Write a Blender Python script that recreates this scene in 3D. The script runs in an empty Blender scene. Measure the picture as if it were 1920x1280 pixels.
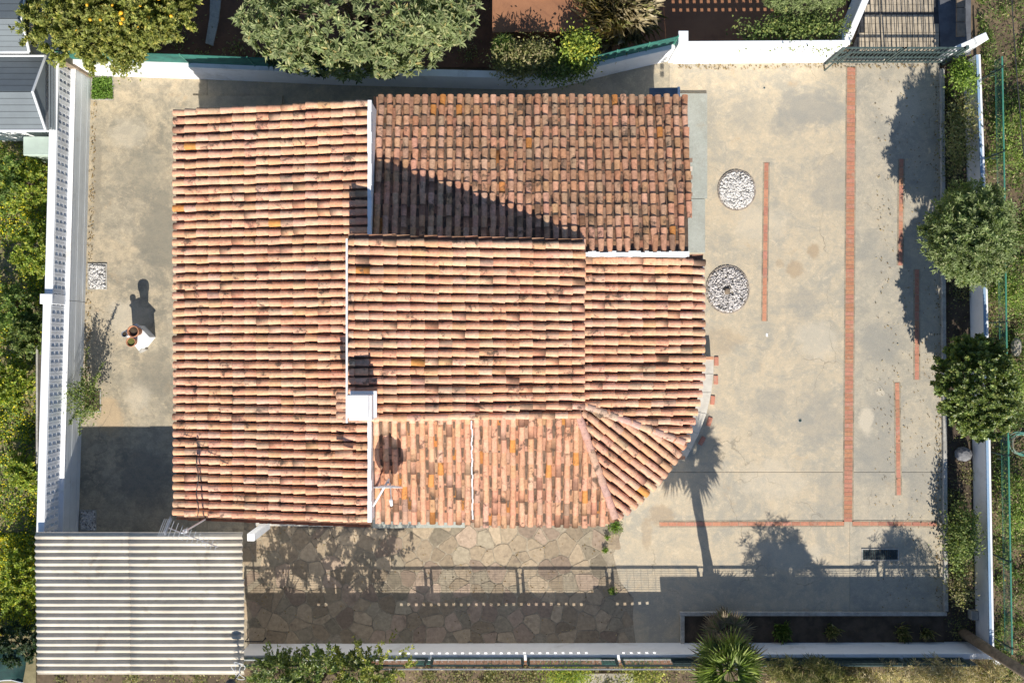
import bpy, math, random
import numpy as np
from mathutils import Vector
random.seed(7); rng = np.random.default_rng(11)
S = bpy.context.scene
COL = S.collection
PX, CAMH = 66.0, 28.0          # photograph pixels per metre on the ground, drone height in metres

# ------------------------------------------------------------------ camera, sky, sun, exposure
cam = bpy.data.cameras.new('camera'); camo = bpy.data.objects.new('camera', cam); COL.objects.link(camo)
camo.location = (0, 0, CAMH); camo.rotation_euler = (0, 0, 0)
cam.sensor_width = 36.0; cam.lens = 36.0 * PX * CAMH / 1920.0
cam.clip_start = 0.1; cam.clip_end = 2000
S.camera = camo
SUN_EL, SUN_AZ = math.radians(37.2), math.radians(4.0)
w = bpy.data.worlds.new('World'); S.world = w; w.use_nodes = True
wn = w.node_tree.nodes; wn.clear()
sky = wn.new('ShaderNodeTexSky'); sky.sky_type = 'NISHITA'; sky.sun_disc = False
sky.sun_elevation = SUN_EL; sky.sun_rotation = math.pi - SUN_AZ
sky.air_density = 1.0; sky.dust_density = 0.1; sky.ozone_density = 2.5
bg = wn.new('ShaderNodeBackground'); bg.inputs['Strength'].default_value = 0.088
wo = wn.new('ShaderNodeOutputWorld')
w.node_tree.links.new(sky.outputs[0], bg.inputs[0]); w.node_tree.links.new(bg.outputs[0], wo.inputs[0])
sl = bpy.data.lights.new('sun', 'SUN'); sl.energy = 5.0; sl.angle = math.radians(0.5); sl.color = (1.0, 0.94, 0.83)
so = bpy.data.objects.new('sun', sl); COL.objects.link(so)
so.rotation_euler = Vector((-math.sin(SUN_AZ)*math.cos(SUN_EL), math.cos(SUN_AZ)*math.cos(SUN_EL), -math.sin(SUN_EL))).to_track_quat('-Z', 'Y').to_euler()
so.location = (2, -20, 20)
S.view_settings.view_transform = 'Standard'; S.view_settings.look = 'None'
S.view_settings.exposure = 0.45; S.view_settings.gamma = 1.0; S.view_settings.use_curve_mapping = False

# ------------------------------------------------------------------ helpers
def P(px, py, z=0.0):
    """the world point at height z that stands at this photograph pixel"""
    k = (1 - z / CAMH) / PX
    return ((px - 960) * k, (640 - py) * k, z)
def P2(px, py, z=0.0): return P(px, py, z)[:2]

class MB:
    def __init__(s): s.v = []; s.f = []; s.c = []
    def add(s, vs, fs, col=None):
        o = len(s.v); s.v += [tuple(map(float, q)) for q in vs]; s.f += [tuple(i + o for i in q) for q in fs]
        s.c += [col or (1, 1, 1, 1)] * len(vs); return s
    def box(s, x0, x1, y0, y1, z0, z1, col=None):
        return s.add([(x0,y0,z0),(x1,y0,z0),(x1,y1,z0),(x0,y1,z0),(x0,y0,z1),(x1,y0,z1),(x1,y1,z1),(x0,y1,z1)],
                     [(3,2,1,0),(4,5,6,7),(0,1,5,4),(1,2,6,5),(2,3,7,6),(3,0,4,7)], col)
    def prism(s, poly, z0, z1, col=None, top=None):
        """plan polygon (counter clockwise) raised from z0 to z1; z0/z1 may be functions of x, y"""
        f0 = z0 if callable(z0) else (lambda x, y: z0); f1 = z1 if callable(z1) else (lambda x, y: z1)
        n = len(poly); tp = top or poly
        a = sum(poly[i][0]*poly[(i+1)%n][1]-poly[(i+1)%n][0]*poly[i][1] for i in range(n))
        if a < 0: poly = poly[::-1]; tp = tp[::-1]
        return s.add([(x, y, f0(x, y)) for x, y in poly] + [(x, y, f1(x, y)) for x, y in tp],
                     [tuple(range(n-1, -1, -1)), tuple(range(n, 2*n))] + [(i, (i+1)%n, n+(i+1)%n, n+i) for i in range(n)], col)
    def wall(s, A, B, t0, t1, z0, z1, u0=0.0, u1=None, col=None):
        """upright box along A>B in plan; t measured to the left of the direction of travel, u along it"""
        dx, dy = B[0]-A[0], B[1]-A[1]; L = math.hypot(dx, dy); dx /= L; dy /= L
        if u1 is None: u1 = L
        q = lambda u, t: (A[0]+dx*u-dy*t, A[1]+dy*u+dx*t)
        return s.prism([q(u0,t0), q(u1,t0), q(u1,t1), q(u0,t1)], z0, z1, col)
    def tube(s, pts, r, n=6, col=None, caps=True):
        pts = [Vector(p) for p in pts]; rs = r if isinstance(r, (list, tuple)) else [r]*len(pts)
        vs = []; fs = []
        for i, p in enumerate(pts):
            t = (pts[min(i+1, len(pts)-1)] - pts[max(i-1, 0)]).normalized()
            a = t.orthogonal().normalized() if abs(t.z) < .9 else (Vector((1,0,0)) - t*t.x).normalized()
            b = t.cross(a)
            for k in range(n):
                g = 2*math.pi*k/n; vs.append(p + (a*math.cos(g) + b*math.sin(g))*rs[i])
        for i in range(len(pts)-1):
            for k in range(n): fs.append((i*n+k, i*n+(k+1)%n, (i+1)*n+(k+1)%n, (i+1)*n+k))
        if caps: fs += [tuple(range(n-1,-1,-1)), tuple(range((len(pts)-1)*n, len(pts)*n))]
        return s.add(vs, fs, col)
    def lathe(s, prof, c=(0,0,0), n=16, col=None):
        vs = []; fs = []
        for r, z in prof:
            for k in range(n):
                g = 2*math.pi*k/n; vs.append((c[0]+r*math.cos(g), c[1]+r*math.sin(g), c[2]+z))
        m = len(prof)
        for i in range(m-1):
            for k in range(n): fs.append((i*n+k, i*n+(k+1)%n, (i+1)*n+(k+1)%n, (i+1)*n+k))
        fs += [tuple(range(n-1,-1,-1)), tuple(range((m-1)*n, m*n))]
        return s.add(vs, fs, col)
    def mesh(s, name):
        me = bpy.data.meshes.new(name); me.from_pydata(s.v, [], s.f)
        a = me.color_attributes.new('Col', 'FLOAT_COLOR', 'POINT')
        a.data.foreach_set('color', np.array(s.c, dtype=np.float32).ravel())
        me.update(); return me

def link(name, me, mat=None, parent=None, smooth=False):
    o = bpy.data.objects.new(name, me); COL.objects.link(o)
    if mat is not None and not me.materials: me.materials.append(mat)
    if smooth: me.polygons.foreach_set('use_smooth', np.ones(len(me.polygons), dtype=bool))
    if parent: o.parent = parent
    return o
def build(name, mb, mat, parent=None, smooth=False, bevel=0):
    o = link(name, mb.mesh(name), mat, parent, smooth)
    if bevel:
        m = o.modifiers.new('bevel', 'BEVEL'); m.width = bevel; m.segments = 1; m.limit_method = 'ANGLE'
    return o
def tag(o, label, cat, group=None):
    o['label'] = label; o['category'] = cat
    if group: o['group'] = group
    return o
def struct(o, label, cat):
    o['kind'] = 'structure'; o['label'] = label; o['category'] = cat; return o
def stuff(o, label=None, cat=None):
    o['kind'] = 'stuff'
    if label: o['label'] = label
    if cat: o['category'] = cat
    return o
def thing(name, label, cat, loc=(0,0,0), group=None):
    o = bpy.data.objects.new(name, None); COL.objects.link(o); o.location = loc; o.empty_display_size = .2
    return tag(o, label, cat, group)
def keep(o, parent):
    """parent o, whose mesh is in world coordinates, to an empty that stands elsewhere"""
    o.parent = parent; o.location = -Vector(parent.location); return o
def np_mesh(name, V, F, C):
    me = bpy.data.meshes.new(name); n, m, k = len(V), len(F), F.shape[1]
    me.vertices.add(n); me.vertices.foreach_set('co', V.astype(np.float32).ravel())
    me.loops.add(m*k); me.loops.foreach_set('vertex_index', F.astype(np.int32).ravel())
    me.polygons.add(m); me.polygons.foreach_set('loop_start', np.arange(0, m*k, k, dtype=np.int32))
    me.update(calc_edges=True)
    a = me.color_attributes.new('Col', 'FLOAT_COLOR', 'POINT')
    a.data.foreach_set('color', np.concatenate([C, np.ones((n, 1))], 1).astype(np.float32).ravel())
    me.update(); return me

# ------------------------------------------------------------------ materials
class NT:
    def __init__(s, name):
        s.m = bpy.data.materials.new(name); s.m.use_nodes = True; s.t = s.m.node_tree; s.n = s.t.nodes
        s.b = s.n['Principled BSDF']; s.out = s.n['Material Output']
        s.geo = s.n.new('ShaderNodeNewGeometry'); s.b.inputs['Specular IOR Level'].default_value = 0.3
    def L(s, a, b): s.t.links.new(a, b)
    def noise(s, scale, detail=6, rough=.6, vec=None, dist=0.0):
        x = s.n.new('ShaderNodeTexNoise'); x.inputs['Scale'].default_value = scale; x.inputs['Detail'].default_value = detail
        x.inputs['Roughness'].default_value = rough; x.inputs['Distortion'].default_value = dist
        s.L(vec or s.geo.outputs['Position'], x.inputs['Vector']); return x.outputs['Fac']
    def ramp(s, fac, a, b, c0=0.0, c1=1.0):
        x = s.n.new('ShaderNodeMapRange'); x.inputs['From Min'].default_value = a; x.inputs['From Max'].default_value = b
        x.inputs['To Min'].default_value = c0; x.inputs['To Max'].default_value = c1; x.interpolation_type = 'SMOOTHSTEP'
        s.L(fac, x.inputs['Value']); return x.outputs['Result']
    def mix(s, fac, A, B, mode='MIX'):
        x = s.n.new('ShaderNodeMix'); x.data_type = 'RGBA'; x.blend_type = mode
        for val, sock in ((fac, x.inputs[0]), (A, x.inputs[6]), (B, x.inputs[7])):
            if isinstance(val, (int, float)): sock.default_value = val
            elif isinstance(val, tuple): sock.default_value = (*val[:3], 1)
            else: s.L(val, sock)
        return x.outputs[2]
    def attr(s):
        x = s.n.new('ShaderNodeAttribute'); x.attribute_name = 'Col'; return x.outputs['Color']
    def scaled(s, v):
        x = s.n.new('ShaderNodeMapping'); x.inputs['Scale'].default_value = v; s.L(s.geo.outputs['Position'], x.inputs['Vector']); return x.outputs[0]
    def math(s, op, a, b=0.0):
        x = s.n.new('ShaderNodeMath'); x.operation = op
        for val, sock in ((a, x.inputs[0]), (b, x.inputs[1])):
            if isinstance(val, (int, float)): sock.default_value = val
            else: s.L(val, sock)
        return x.outputs[0]
    def bump(s, h, strength=.4, dist=.02):
        x = s.n.new('ShaderNodeBump'); x.inputs['Strength'].default_value = strength; x.inputs['Distance'].default_value = dist
        s.L(h, x.inputs['Height']); s.L(x.outputs[0], s.b.inputs['Normal'])
    def done(s, col, rough=.85, metal=0.0):
        if isinstance(col, tuple): s.b.inputs['Base Color'].default_value = (*col[:3], 1)
        else: s.L(col, s.b.inputs['Base Color'])
        s.b.inputs['Roughness'].default_value = rough; s.b.inputs['Metallic'].default_value = metal; return s.m

def m_concrete(name, a, b, stain, amt=.5, sc=.55, fine=.12, spots=()):
    t = NT(name)
    c = t.mix(t.ramp(t.noise(sc, 9, .72, dist=.5), .40, .60), a, b)
    c = t.mix(t.math('MULTIPLY', t.ramp(t.noise(sc*.62, 9, .74, vec=t.scaled((1.0, 1.25, 1.0)), dist=.8), .47, .63), amt), c, stain)
    c = t.mix(t.math('MULTIPLY', t.ramp(t.noise(sc*3.1, 9, .8), .48, .68), amt*.8), c, stain)
    c = t.mix(t.math('MULTIPLY', t.ramp(t.noise(sc*2.3, 9, .78, dist=.4), .53, .68), .55), c, tuple(min(1, q*1.22) for q in a))
    c = t.mix(t.math('MULTIPLY', t.ramp(t.noise(.9, 7, .7, vec=t.scaled((1, 1, 3)), dist=.3), .60, .74), .55), c, tuple(q*k for q, k in zip(a, (.86,.72,.58))))
    c = t.mix(t.math('MULTIPLY', t.ramp(t.noise(3.4, 12, .84, dist=.3), .47, .585), .48), c, stain)
    c = t.mix(t.math('MULTIPLY', t.ramp(t.noise(4.6, 12, .82, vec=t.scaled((1,1,5)), dist=.3), .52, .61), .48), c, tuple(min(1, q*1.2) for q in a))
    c = t.mix(t.math('MULTIPLY', t.ramp(t.noise(9, 8, .85), .50, .70), .42), c, stain)
    if spots:
        wn_ = t.n.new('ShaderNodeTexNoise'); wn_.inputs['Scale'].default_value = 1.6; wn_.inputs['Detail'].default_value = 8; wn_.inputs['Roughness'].default_value = .72
        t.L(t.geo.outputs['Position'], wn_.inputs['Vector'])
        for px, py, rx, ry, col, st in spots:                  # old stains and patches worn into the concrete
            x0, y0, _ = P(px, py); mp = t.n.new('ShaderNodeMapping'); mp.vector_type = 'POINT'
            mp.inputs['Location'].default_value = (-x0*PX/rx, -y0*PX/ry, 0); mp.inputs['Scale'].default_value = (PX/rx, PX/ry, 0); t.L(t.geo.outputs['Position'], mp.inputs['Vector'])
            ln = t.n.new('ShaderNodeVectorMath'); ln.operation = 'LENGTH'; t.L(mp.outputs[0], ln.inputs[0])
            d = t.math('ADD', ln.outputs['Value'], t.math('MULTIPLY', t.math('SUBTRACT', wn_.outputs['Fac'], .5), 2.6))
            c = t.mix(t.math('MULTIPLY', t.ramp(d, .55, 1.15, 1, 0), st), c, col)
    f = t.noise(38, 4, .7)
    c = t.mix(1.0, c, t.mix(t.ramp(f, .3, .7), (1-fine,)*3, (1+fine*.6,)*3), 'MULTIPLY')
    vo = t.n.new('ShaderNodeTexVoronoi'); vo.feature = 'DISTANCE_TO_EDGE'; vo.inputs['Scale'].default_value = .33
    wv = t.n.new('ShaderNodeVectorMath'); wv.operation = 'ADD'
    nz = t.n.new('ShaderNodeTexNoise'); nz.inputs['Scale'].default_value = 1.3; nz.inputs['Detail'].default_value = 5
    t.L(t.geo.outputs['Position'], nz.inputs['Vector']); t.L(t.geo.outputs['Position'], wv.inputs[0]); t.L(nz.outputs['Color'], wv.inputs[1]); t.L(wv.outputs[0], vo.inputs['Vector'])
    cr = t.math('MULTIPLY', t.ramp(vo.outputs['Distance'], .0015, .005, 1, 0), t.ramp(t.noise(.4, 2), .5, .6, 0, .45))
    c = t.mix(cr, c, (.16, .14, .11))
    t.bump(f, .25, .01); return t.done(c, .92)
def m_plain(name, a, b=None, sc=3.0, rough=.7, metal=0.0, bump=.1, dirt=None, amt=.4):
    t = NT(name); b = b or tuple(q*.8 for q in a)
    c = t.mix(t.ramp(t.noise(sc, 6, .65), .35, .65), a, b)
    if dirt: c = t.mix(t.math('MULTIPLY', t.ramp(t.noise(sc*.7, 8, .75, dist=.5), .52, .7), amt), c, dirt)
    if bump: t.bump(t.noise(45, 4), bump, .01)
    return t.done(c, rough, metal)
def m_attr(name, rough=.8, var=.25, sc=6.0, dirt=None, amt=.5, dsc=2.0, bump=.2, lo=.54, hi=.68):
    t = NT(name); c = t.attr()
    c = t.mix(1.0, c, t.mix(t.ramp(t.noise(sc, 6, .7), .3, .7), (1-var,)*3, (1+var*.5,)*3), 'MULTIPLY')
    if dirt: c = t.mix(t.math('MULTIPLY', t.ramp(t.noise(dsc, 8, .72, dist=.4), lo, hi), amt), c, dirt)
    if dirt and name.startswith('roof'):
        c = t.mix(t.math('MULTIPLY', t.ramp(t.noise(10, 7, .75, dist=.6), .58, .70), .55), c, (.20,.115,.075))
    if bump: t.bump(t.noise(60, 4), bump, .01)
    return t.done(c, rough)
def m_leaf(name, trans=.35, rough=.5, spec=.35):
    t = NT(name); c = t.attr()
    c = t.mix(1.0, c, t.mix(t.ramp(t.noise(9, 3), .3, .7), (1.0,)*3, (1.4,)*3), 'MULTIPLY')
    t.done(c, rough); t.b.inputs['Specular IOR Level'].default_value = spec
    tr = t.n.new('ShaderNodeBsdfTranslucent'); t.L(t.mix(1.0, c, (1.25, 1.35, .55), 'MULTIPLY'), tr.inputs['Color'])
    mx = t.n.new('ShaderNodeMixShader'); mx.inputs[0].default_value = trans
    t.L(t.b.outputs[0], mx.inputs[1]); t.L(tr.outputs[0], mx.inputs[2]); t.L(mx.outputs[0], t.out.inputs['Surface']); return t.m

M = {}
GY, BR, LT = (.29,.28,.25), (.36,.26,.165), (.58,.51,.40)
M['yard'] = m_concrete('yard_concrete', (.56,.46,.325), (.505,.425,.31), (.36,.335,.28), .85, 1.0, spots=((1515,205,75,36,GY,.75),(1475,230,45,30,GY,.5),(1560,345,48,60,GY,.5),(1400,215,40,40,GY,.3),(1525,470,13,15,BR,.6),(1492,505,18,17,BR,.55),(1462,495,10,10,BR,.4),
    (1350,640,45,25,BR,.3),(1240,965,32,22,BR,.5),(1212,1000,12,30,BR,.4),(1540,790,55,60,GY,.5),(1440,755,38,32,GY,.5),(1530,640,40,40,LT,.5),(1450,900,60,40,LT,.4),(1330,200,12,60,GY,.35),(1480,1040,60,26,LT,.5),(1560,930,30,60,GY,.35),(1420,420,50,40,LT,.4),(1500,570,40,30,GY,.45)))
M['lane'] = m_concrete('lane_concrete', (.48,.415,.315), (.43,.385,.305), (.32,.30,.255), .85, 1.2, spots=((1645,645,42,45,GY,.7),(1660,760,40,50,GY,.6),(1645,860,50,60,GY,.6),(1625,790,14,30,LT,.8),(1650,735,9,8,LT,.7),(1720,900,30,60,GY,.5),(1640,480,40,50,GY,.4),(1690,200,40,50,LT,.5),(1660,1000,50,20,LT,.4)))
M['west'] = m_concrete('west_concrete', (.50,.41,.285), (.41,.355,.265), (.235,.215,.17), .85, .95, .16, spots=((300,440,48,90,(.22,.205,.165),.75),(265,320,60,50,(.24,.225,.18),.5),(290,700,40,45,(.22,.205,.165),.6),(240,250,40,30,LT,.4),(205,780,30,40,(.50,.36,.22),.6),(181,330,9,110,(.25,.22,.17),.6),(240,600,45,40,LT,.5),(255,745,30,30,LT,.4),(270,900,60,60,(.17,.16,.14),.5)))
M['pass'] = m_concrete('passage_concrete', (.52,.43,.30), (.42,.36,.28), (.28,.26,.21), .6)
M['slab'] = m_concrete('slab_concrete', (.40,.41,.37), (.36,.375,.335), (.30,.30,.26), .4)
M['kerb'] = m_concrete('kerb_concrete', (.50,.48,.44), (.42,.40,.37), (.25,.24,.21), .5, 2.0)
M['mortar'] = m_concrete('mortar_bed', (.40,.335,.245), (.32,.27,.20), (.17,.14,.105), .7, 1.6)
M['white'] = m_plain('white_render', (.84,.845,.86), (.79,.795,.81), 1.5, .8, 0, .08, (.50,.48,.44), .55)
M['whitep'] = m_plain('white_paint_metal', (.78,.79,.80), (.70,.71,.73), 3, .45)
M['stone'] = m_attr('flagstone', .85, .22, 9, (.13,.10,.08), .5, 2.2, .5)
M['brick'] = m_attr('floor_brick', .88, .18, 14, (.42,.36,.28), .5, 3.0, .3)
M['tile'] = m_attr('roof_tile_clay', .9, .22, 13, (.075,.058,.045), .85, 3.1, .35, .545, .65)
M['tileold'] = m_attr('roof_tile_old', .92, .30, 11, (.07,.055,.042), .85, 2.2, .4, .545, .65)
M['under'] = m_plain('roof_underlay', (.20,.13,.09), (.11,.08,.06), 6, .95)
M['cement'] = m_plain('fibre_cement', (.60,.545,.46), (.50,.45,.375), 1.6, .92, 0, .4, (.27,.22,.16), .6)
M['green'] = m_plain('green_paint', (.08,.28,.20), (.06,.22,.16), 8, .45)
M['mesh'] = m_plain('green_mesh_fabric', (.035,.16,.13), (.025,.10,.085), 3, .8)
M['dkmet'] = m_plain('dark_green_metal', (.05,.08,.075), (.03,.05,.05), 8, .5)
M['grey'] = m_plain('grey_panel', (.17,.195,.21), (.15,.17,.185), 1.2, .55, 0, .05)
M['galv'] = m_plain('galvanised', (.55,.56,.58), (.42,.43,.45), 10, .4, .6)
M['dark'] = m_plain('dark_metal', (.05,.05,.055), (.03,.03,.03), 8, .5)
M['soil'] = m_plain('soil', (.20,.145,.095), (.10,.075,.05), 1.6, .98, 0, .6, (.06,.045,.03), .6)
M['bed'] = m_plain('planter_soil', (.10,.075,.055), (.055,.042,.03), 2.5, .98, 0, .8, (.20,.15,.10), .4)
M['terr'] = m_plain('terracotta_paving', (.34,.16,.085), (.28,.13,.07), .8, .85, 0, .2, (.13,.06,.04), .5)
M['drive'] = m_attr('drive_tile', .85, .2, 9, (.20,.17,.13), .45, 1.8, .3)
M['asph'] = m_plain('asphalt', (.13,.14,.16), (.09,.095,.11), 2.5, .95, 0, .5)
M['rubble'] = m_plain('rubble_path', (.42,.38,.32), (.28,.25,.2), 3, .95, 0, .6)
M['wood'] = m_plain('weathered_wood', (.30,.23,.17), (.18,.14,.10), 6, .9, 0, .4)
M['bark'] = m_plain('bark', (.20,.15,.11), (.11,.085,.06), 9, .95, 0, .6)
M['leaf'] = m_leaf('leaf', .42)
M['gloss'] = m_leaf('glossy_leaf', .36, .38, .5)
M['dry'] = m_leaf('dry_blade', .25, .8, .1)
M['pebble'] = m_attr('pebble', .8, .12, 20, None)
M['attr'] = m_attr('plain_tint', .75, .15, 8)
M['fruit'] = m_plain('orange_skin', (.82,.45,.035), (.78,.38,.02), 8, .5)
M['clay'] = m_plain('pot_clay', (.50,.24,.14), (.40,.18,.10), 6, .85)
M['slate'] = m_plain('slate_canopy', (.17,.20,.24), (.13,.155,.19), 4, .6)

# ------------------------------------------------------------------ ground and paving
M['redsoil'] = m_plain('red_soil', (.20,.10,.06), (.13,.07,.045), 2.5, .97, 0, .5)
M['palesoil'] = m_plain('pale_soil', (.27,.23,.13), (.18,.155,.085), 2.5, .97, 0, .6)
def sheet(name, pts, z0, z1, mat, label, cat):
    return struct(build(name, MB().prism([P2(x, y) for x, y in pts], z0, z1), mat), label, cat)
g = MB().prism([(-300,-300),(300,-300),(300,300),(-300,300)], -.6, -.16)
struct(build('ground', g, M['soil']), 'bare brown soil around the walled plot', 'ground')
sheet('yard_paving', [(1255,108),(1593,108),(1593,884.6),(1000,884.6),(1000,250),(1255,250)], -.12, 0, M['yard'], 'beige concrete yard in front of the house, between house and brick bands', 'paving')
sheet('yard_paving', [(1000,885.4),(1593,885.4),(1593,1210),(1000,1210)], -.12, -.001, M['yard'], 'beige concrete yard below the thin joint line, beside the flagstones', 'paving')
sheet('drive_paving', [(1593.4,108),(1762,112),(1768,884.6),(1593.4,884.6)], -.12, -.002, M['lane'], 'grey concrete lane between the wide brick band and the kerb', 'paving')
sheet('drive_paving', [(1593.4,885.4),(1768,885.4),(1770,1150),(1593.4,1150)], -.12, -.003, M['lane'], 'grey concrete lane below the thin joint line, mostly in shadow', 'paving')
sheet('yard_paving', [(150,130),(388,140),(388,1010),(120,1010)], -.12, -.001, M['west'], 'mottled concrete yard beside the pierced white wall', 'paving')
sheet('passage_paving', [(388.6,135),(1000,150),(1060,145),(1254.6,100),(1254.6,290),(388.6,290)], -.12, -.003, M['pass'], 'shaded concrete passage behind the house', 'paving')
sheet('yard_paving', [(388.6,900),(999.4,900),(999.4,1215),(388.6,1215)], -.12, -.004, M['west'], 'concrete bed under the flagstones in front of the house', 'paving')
sheet('terrace_paving', [(1148,-60),(1590,-60),(1590,84),(1280,80),(1245,90),(1148,115)], -.14, -.06, M['terr'], 'shaded red brown terrace with dots of light beyond the tall bright wall', 'paving')
sheet('garden_soil', [(118,-60),(924,-60),(924,125),(640,122),(380,112),(118,100)], -.15, -.10, M['redsoil'], 'red brown earth under the trees behind the upper wall', 'ground')
sheet('garden_soil', [(-80,250),(112,250),(104,560),(94,1000),(64,1000),(64,1300),(-80,1300)], -.155, -.10, M['palesoil'], 'pale dry earth of the garden left of the pierced wall', 'ground')
sheet('garden_path', [(395,-60),(420,-60),(408,40),(398,85),(384,80),(392,30)], -.14, -.05, M['kerb'], 'narrow pale garden path between orange tree and broad leaved tree', 'path')
sheet('terrace_paving', [(925,-60),(1145,-60),(1145,70),(1060,88),(925,90)], -.14, 1.4, M['terr'], 'raised sunlit red brown terrace beyond the curved wall', 'paving')
sheet('terrace_paving', [(945,-60),(1105,-60),(1090,20),(1060,29),(1000,30),(965,24)], 1.4, 1.46, M['rubble'], 'pale round edged stone terrace at the very top of the photo', 'paving')
sheet('road', [(1757,-60),(1822,-60),(1822,100),(1766,118)], -.14, -.05, M['asph'], 'dark asphalt strip beside the tiled driveway', 'road')
sheet('footpath', [(1080,1264),(1190,1264),(1190,1330),(1080,1330)], -.14, -.08, M['rubble'], 'grey rubble path beyond the lower wall', 'path')
sheet('house_step', [(362,180),(530,180),(530,240),(362,240)], -.01, .05, M['pass'], 'thin concrete step behind the red roofed house', 'paving')
sheet('house_walkway', [(1262,177),(1325,177),(1325,373),(1262,373)], .0, .09, M['slab'], 'pale grey raised walkway slab along the end wall of the house', 'paving')
sheet('house_walkway', [(1262,374),(1321,374),(1321,474),(1262,474)], .0, .085, M['slab'], 'shorter pale grey walkway slab touching the striped lower roof', 'paving')
# planters: soil and kerbs
sheet('planter_soil', [(1767,125),(1835,110),(1840,1215),(1770,1215)], -.14, -.04, M['bed'], 'dark soil strip between the kerb and the far white wall', 'planter')
sheet('planter_soil', [(1279,1150),(1769.5,1150),(1769.5,1215),(1279,1215)], -.14, .02, M['bed'], 'dark planter soil along the lower wall around the fan palm', 'planter')
def kerb(pts, label):
    mb = MB()
    for a, b in zip(pts[:-1], pts[1:]): mb.wall(P2(*a), P2(*b), -.055, .055, -.12, .10)
    return struct(build('kerb', mb, M['kerb'], bevel=.01), label, 'kerb')
kerb([(1765,130),(1768,640),(1772,1144)], 'long thin concrete kerb between lane and tree strip')
kerb([(1773,1149),(1274,1149)], 'thin concrete kerb edging the shaded planter by the lower wall')
kerb([(1279,1153),(1279,1206)], 'short kerb end closing the planter beside the palm')

# brick bands set into the concrete
def brick_band(pts, wpx, label, cross):
    (x0, y0), (x1, y1) = pts; A = P2(x0, y0); B = P2(x1, y1); L = math.dist(A, B); wd = wpx/PX
    root = build('brick_band', MB().wall(A, B, -wd/2-.035, wd/2+.035, -.02, .006), M['mortar'])
    struct(root, label, 'brick band')
    pitch = .122 if cross else .25
    n = max(1, round(L/pitch)); pitch = L/n; dx, dy = (B[0]-A[0])/L, (B[1]-A[1])/L
    vars_ = []
    for k in range(7):
        hx, hy, q = pitch/2-.003, wd/2, random.uniform(.85, 1.12)
        c = (.49*q, .225*q*random.uniform(.95,1.08), .145*q*random.uniform(.93,1.1), 1)
        mb = MB(); e = .004
        mb.prism([(-hx,-hy),(hx,-hy),(hx,hy),(-hx,hy)], -.015, .008, c, [(-hx+e,-hy+e),(hx-e,-hy+e),(hx-e,hy-e),(-hx+e,hy-e)])
        me = mb.mesh('brick'); me.materials.append(M['brick']); vars_.append(me)
    for i in range(n):
        o = link('brick', random.choice(vars_), None, root); u = (i+.5)*pitch
        o.location = (A[0]+dx*u, A[1]+dy*u, random.uniform(.001,.004)); o.rotation_euler = (0, 0, math.atan2(dy, dx)+random.uniform(-.006,.006))
brick_band([(1596,126),(1590,978)], 15.5, 'wide red brick band running the length of the yard from the gate', True)
brick_band([(1437,305),(1433,602)], 8, 'narrow brick band beside the two round pebble beds', False)
brick_band([(1690,298),(1688,498)], 8, 'narrow brick band at the edge of the upper tree shadow', False)
brick_band([(1719,505),(1719,712)], 8, 'narrow brick band lying inside the tree shadow near the kerb', False)
brick_band([(1682,717),(1685,928)], 8, 'narrow brick band standing free in the sunlit grey lane', False)
brick_band([(1236,982),(1583,981)], 7.5, 'horizontal brick band crossing the palm shadow', False)
brick_band([(1598,981),(1757,982)], 7.5, 'short horizontal brick band right of the wide band', False)

# flagstones
def clip(poly, px, py, nx, ny):
    out = []
    for i in range(len(poly)):
        a, b = poly[i], poly[(i+1) % len(poly)]
        da = (a[0]-px)*nx+(a[1]-py)*ny; db = (b[0]-px)*nx+(b[1]-py)*ny
        if da <= 0: out.append(a)
        if (da < 0 < db) or (db < 0 < da):
            t = da/(da-db); out.append((a[0]+(b[0]-a[0])*t, a[1]+(b[1]-a[1])*t))
    return out
def inside(pt, poly):
    x, y = pt; r = False
    for i in range(len(poly)):
        (x0, y0), (x1, y1) = poly[i], poly[i-1]
        if (y0 > y) != (y1 > y) and x < (x1-x0)*(y-y0)/(y1-y0)+x0: r = not r
    return r
fl_px = [(458,968),(690,968),(900,975),(1130,985),(1168,990),(1150,1040),(1162,1090),(1188,1120),(1186,1160),(1192,1206),(458,1206)]
flag_poly = [P2(x, y) for x, y in fl_px]
paving = struct(build('flagstone_paving', MB().prism(flag_poly, -.02, .007), M['mortar']), 'crazy paving of irregular flagstones in front of the house', 'paving')
seeds = []
for gy in range(960, 1226, 26):
    for gx in range(440, 1220, 31):
        seeds.append(P2(gx + random.uniform(-15,15) + (15 if (gy//26) % 2 else 0), gy + random.uniform(-13,13)))
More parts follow.
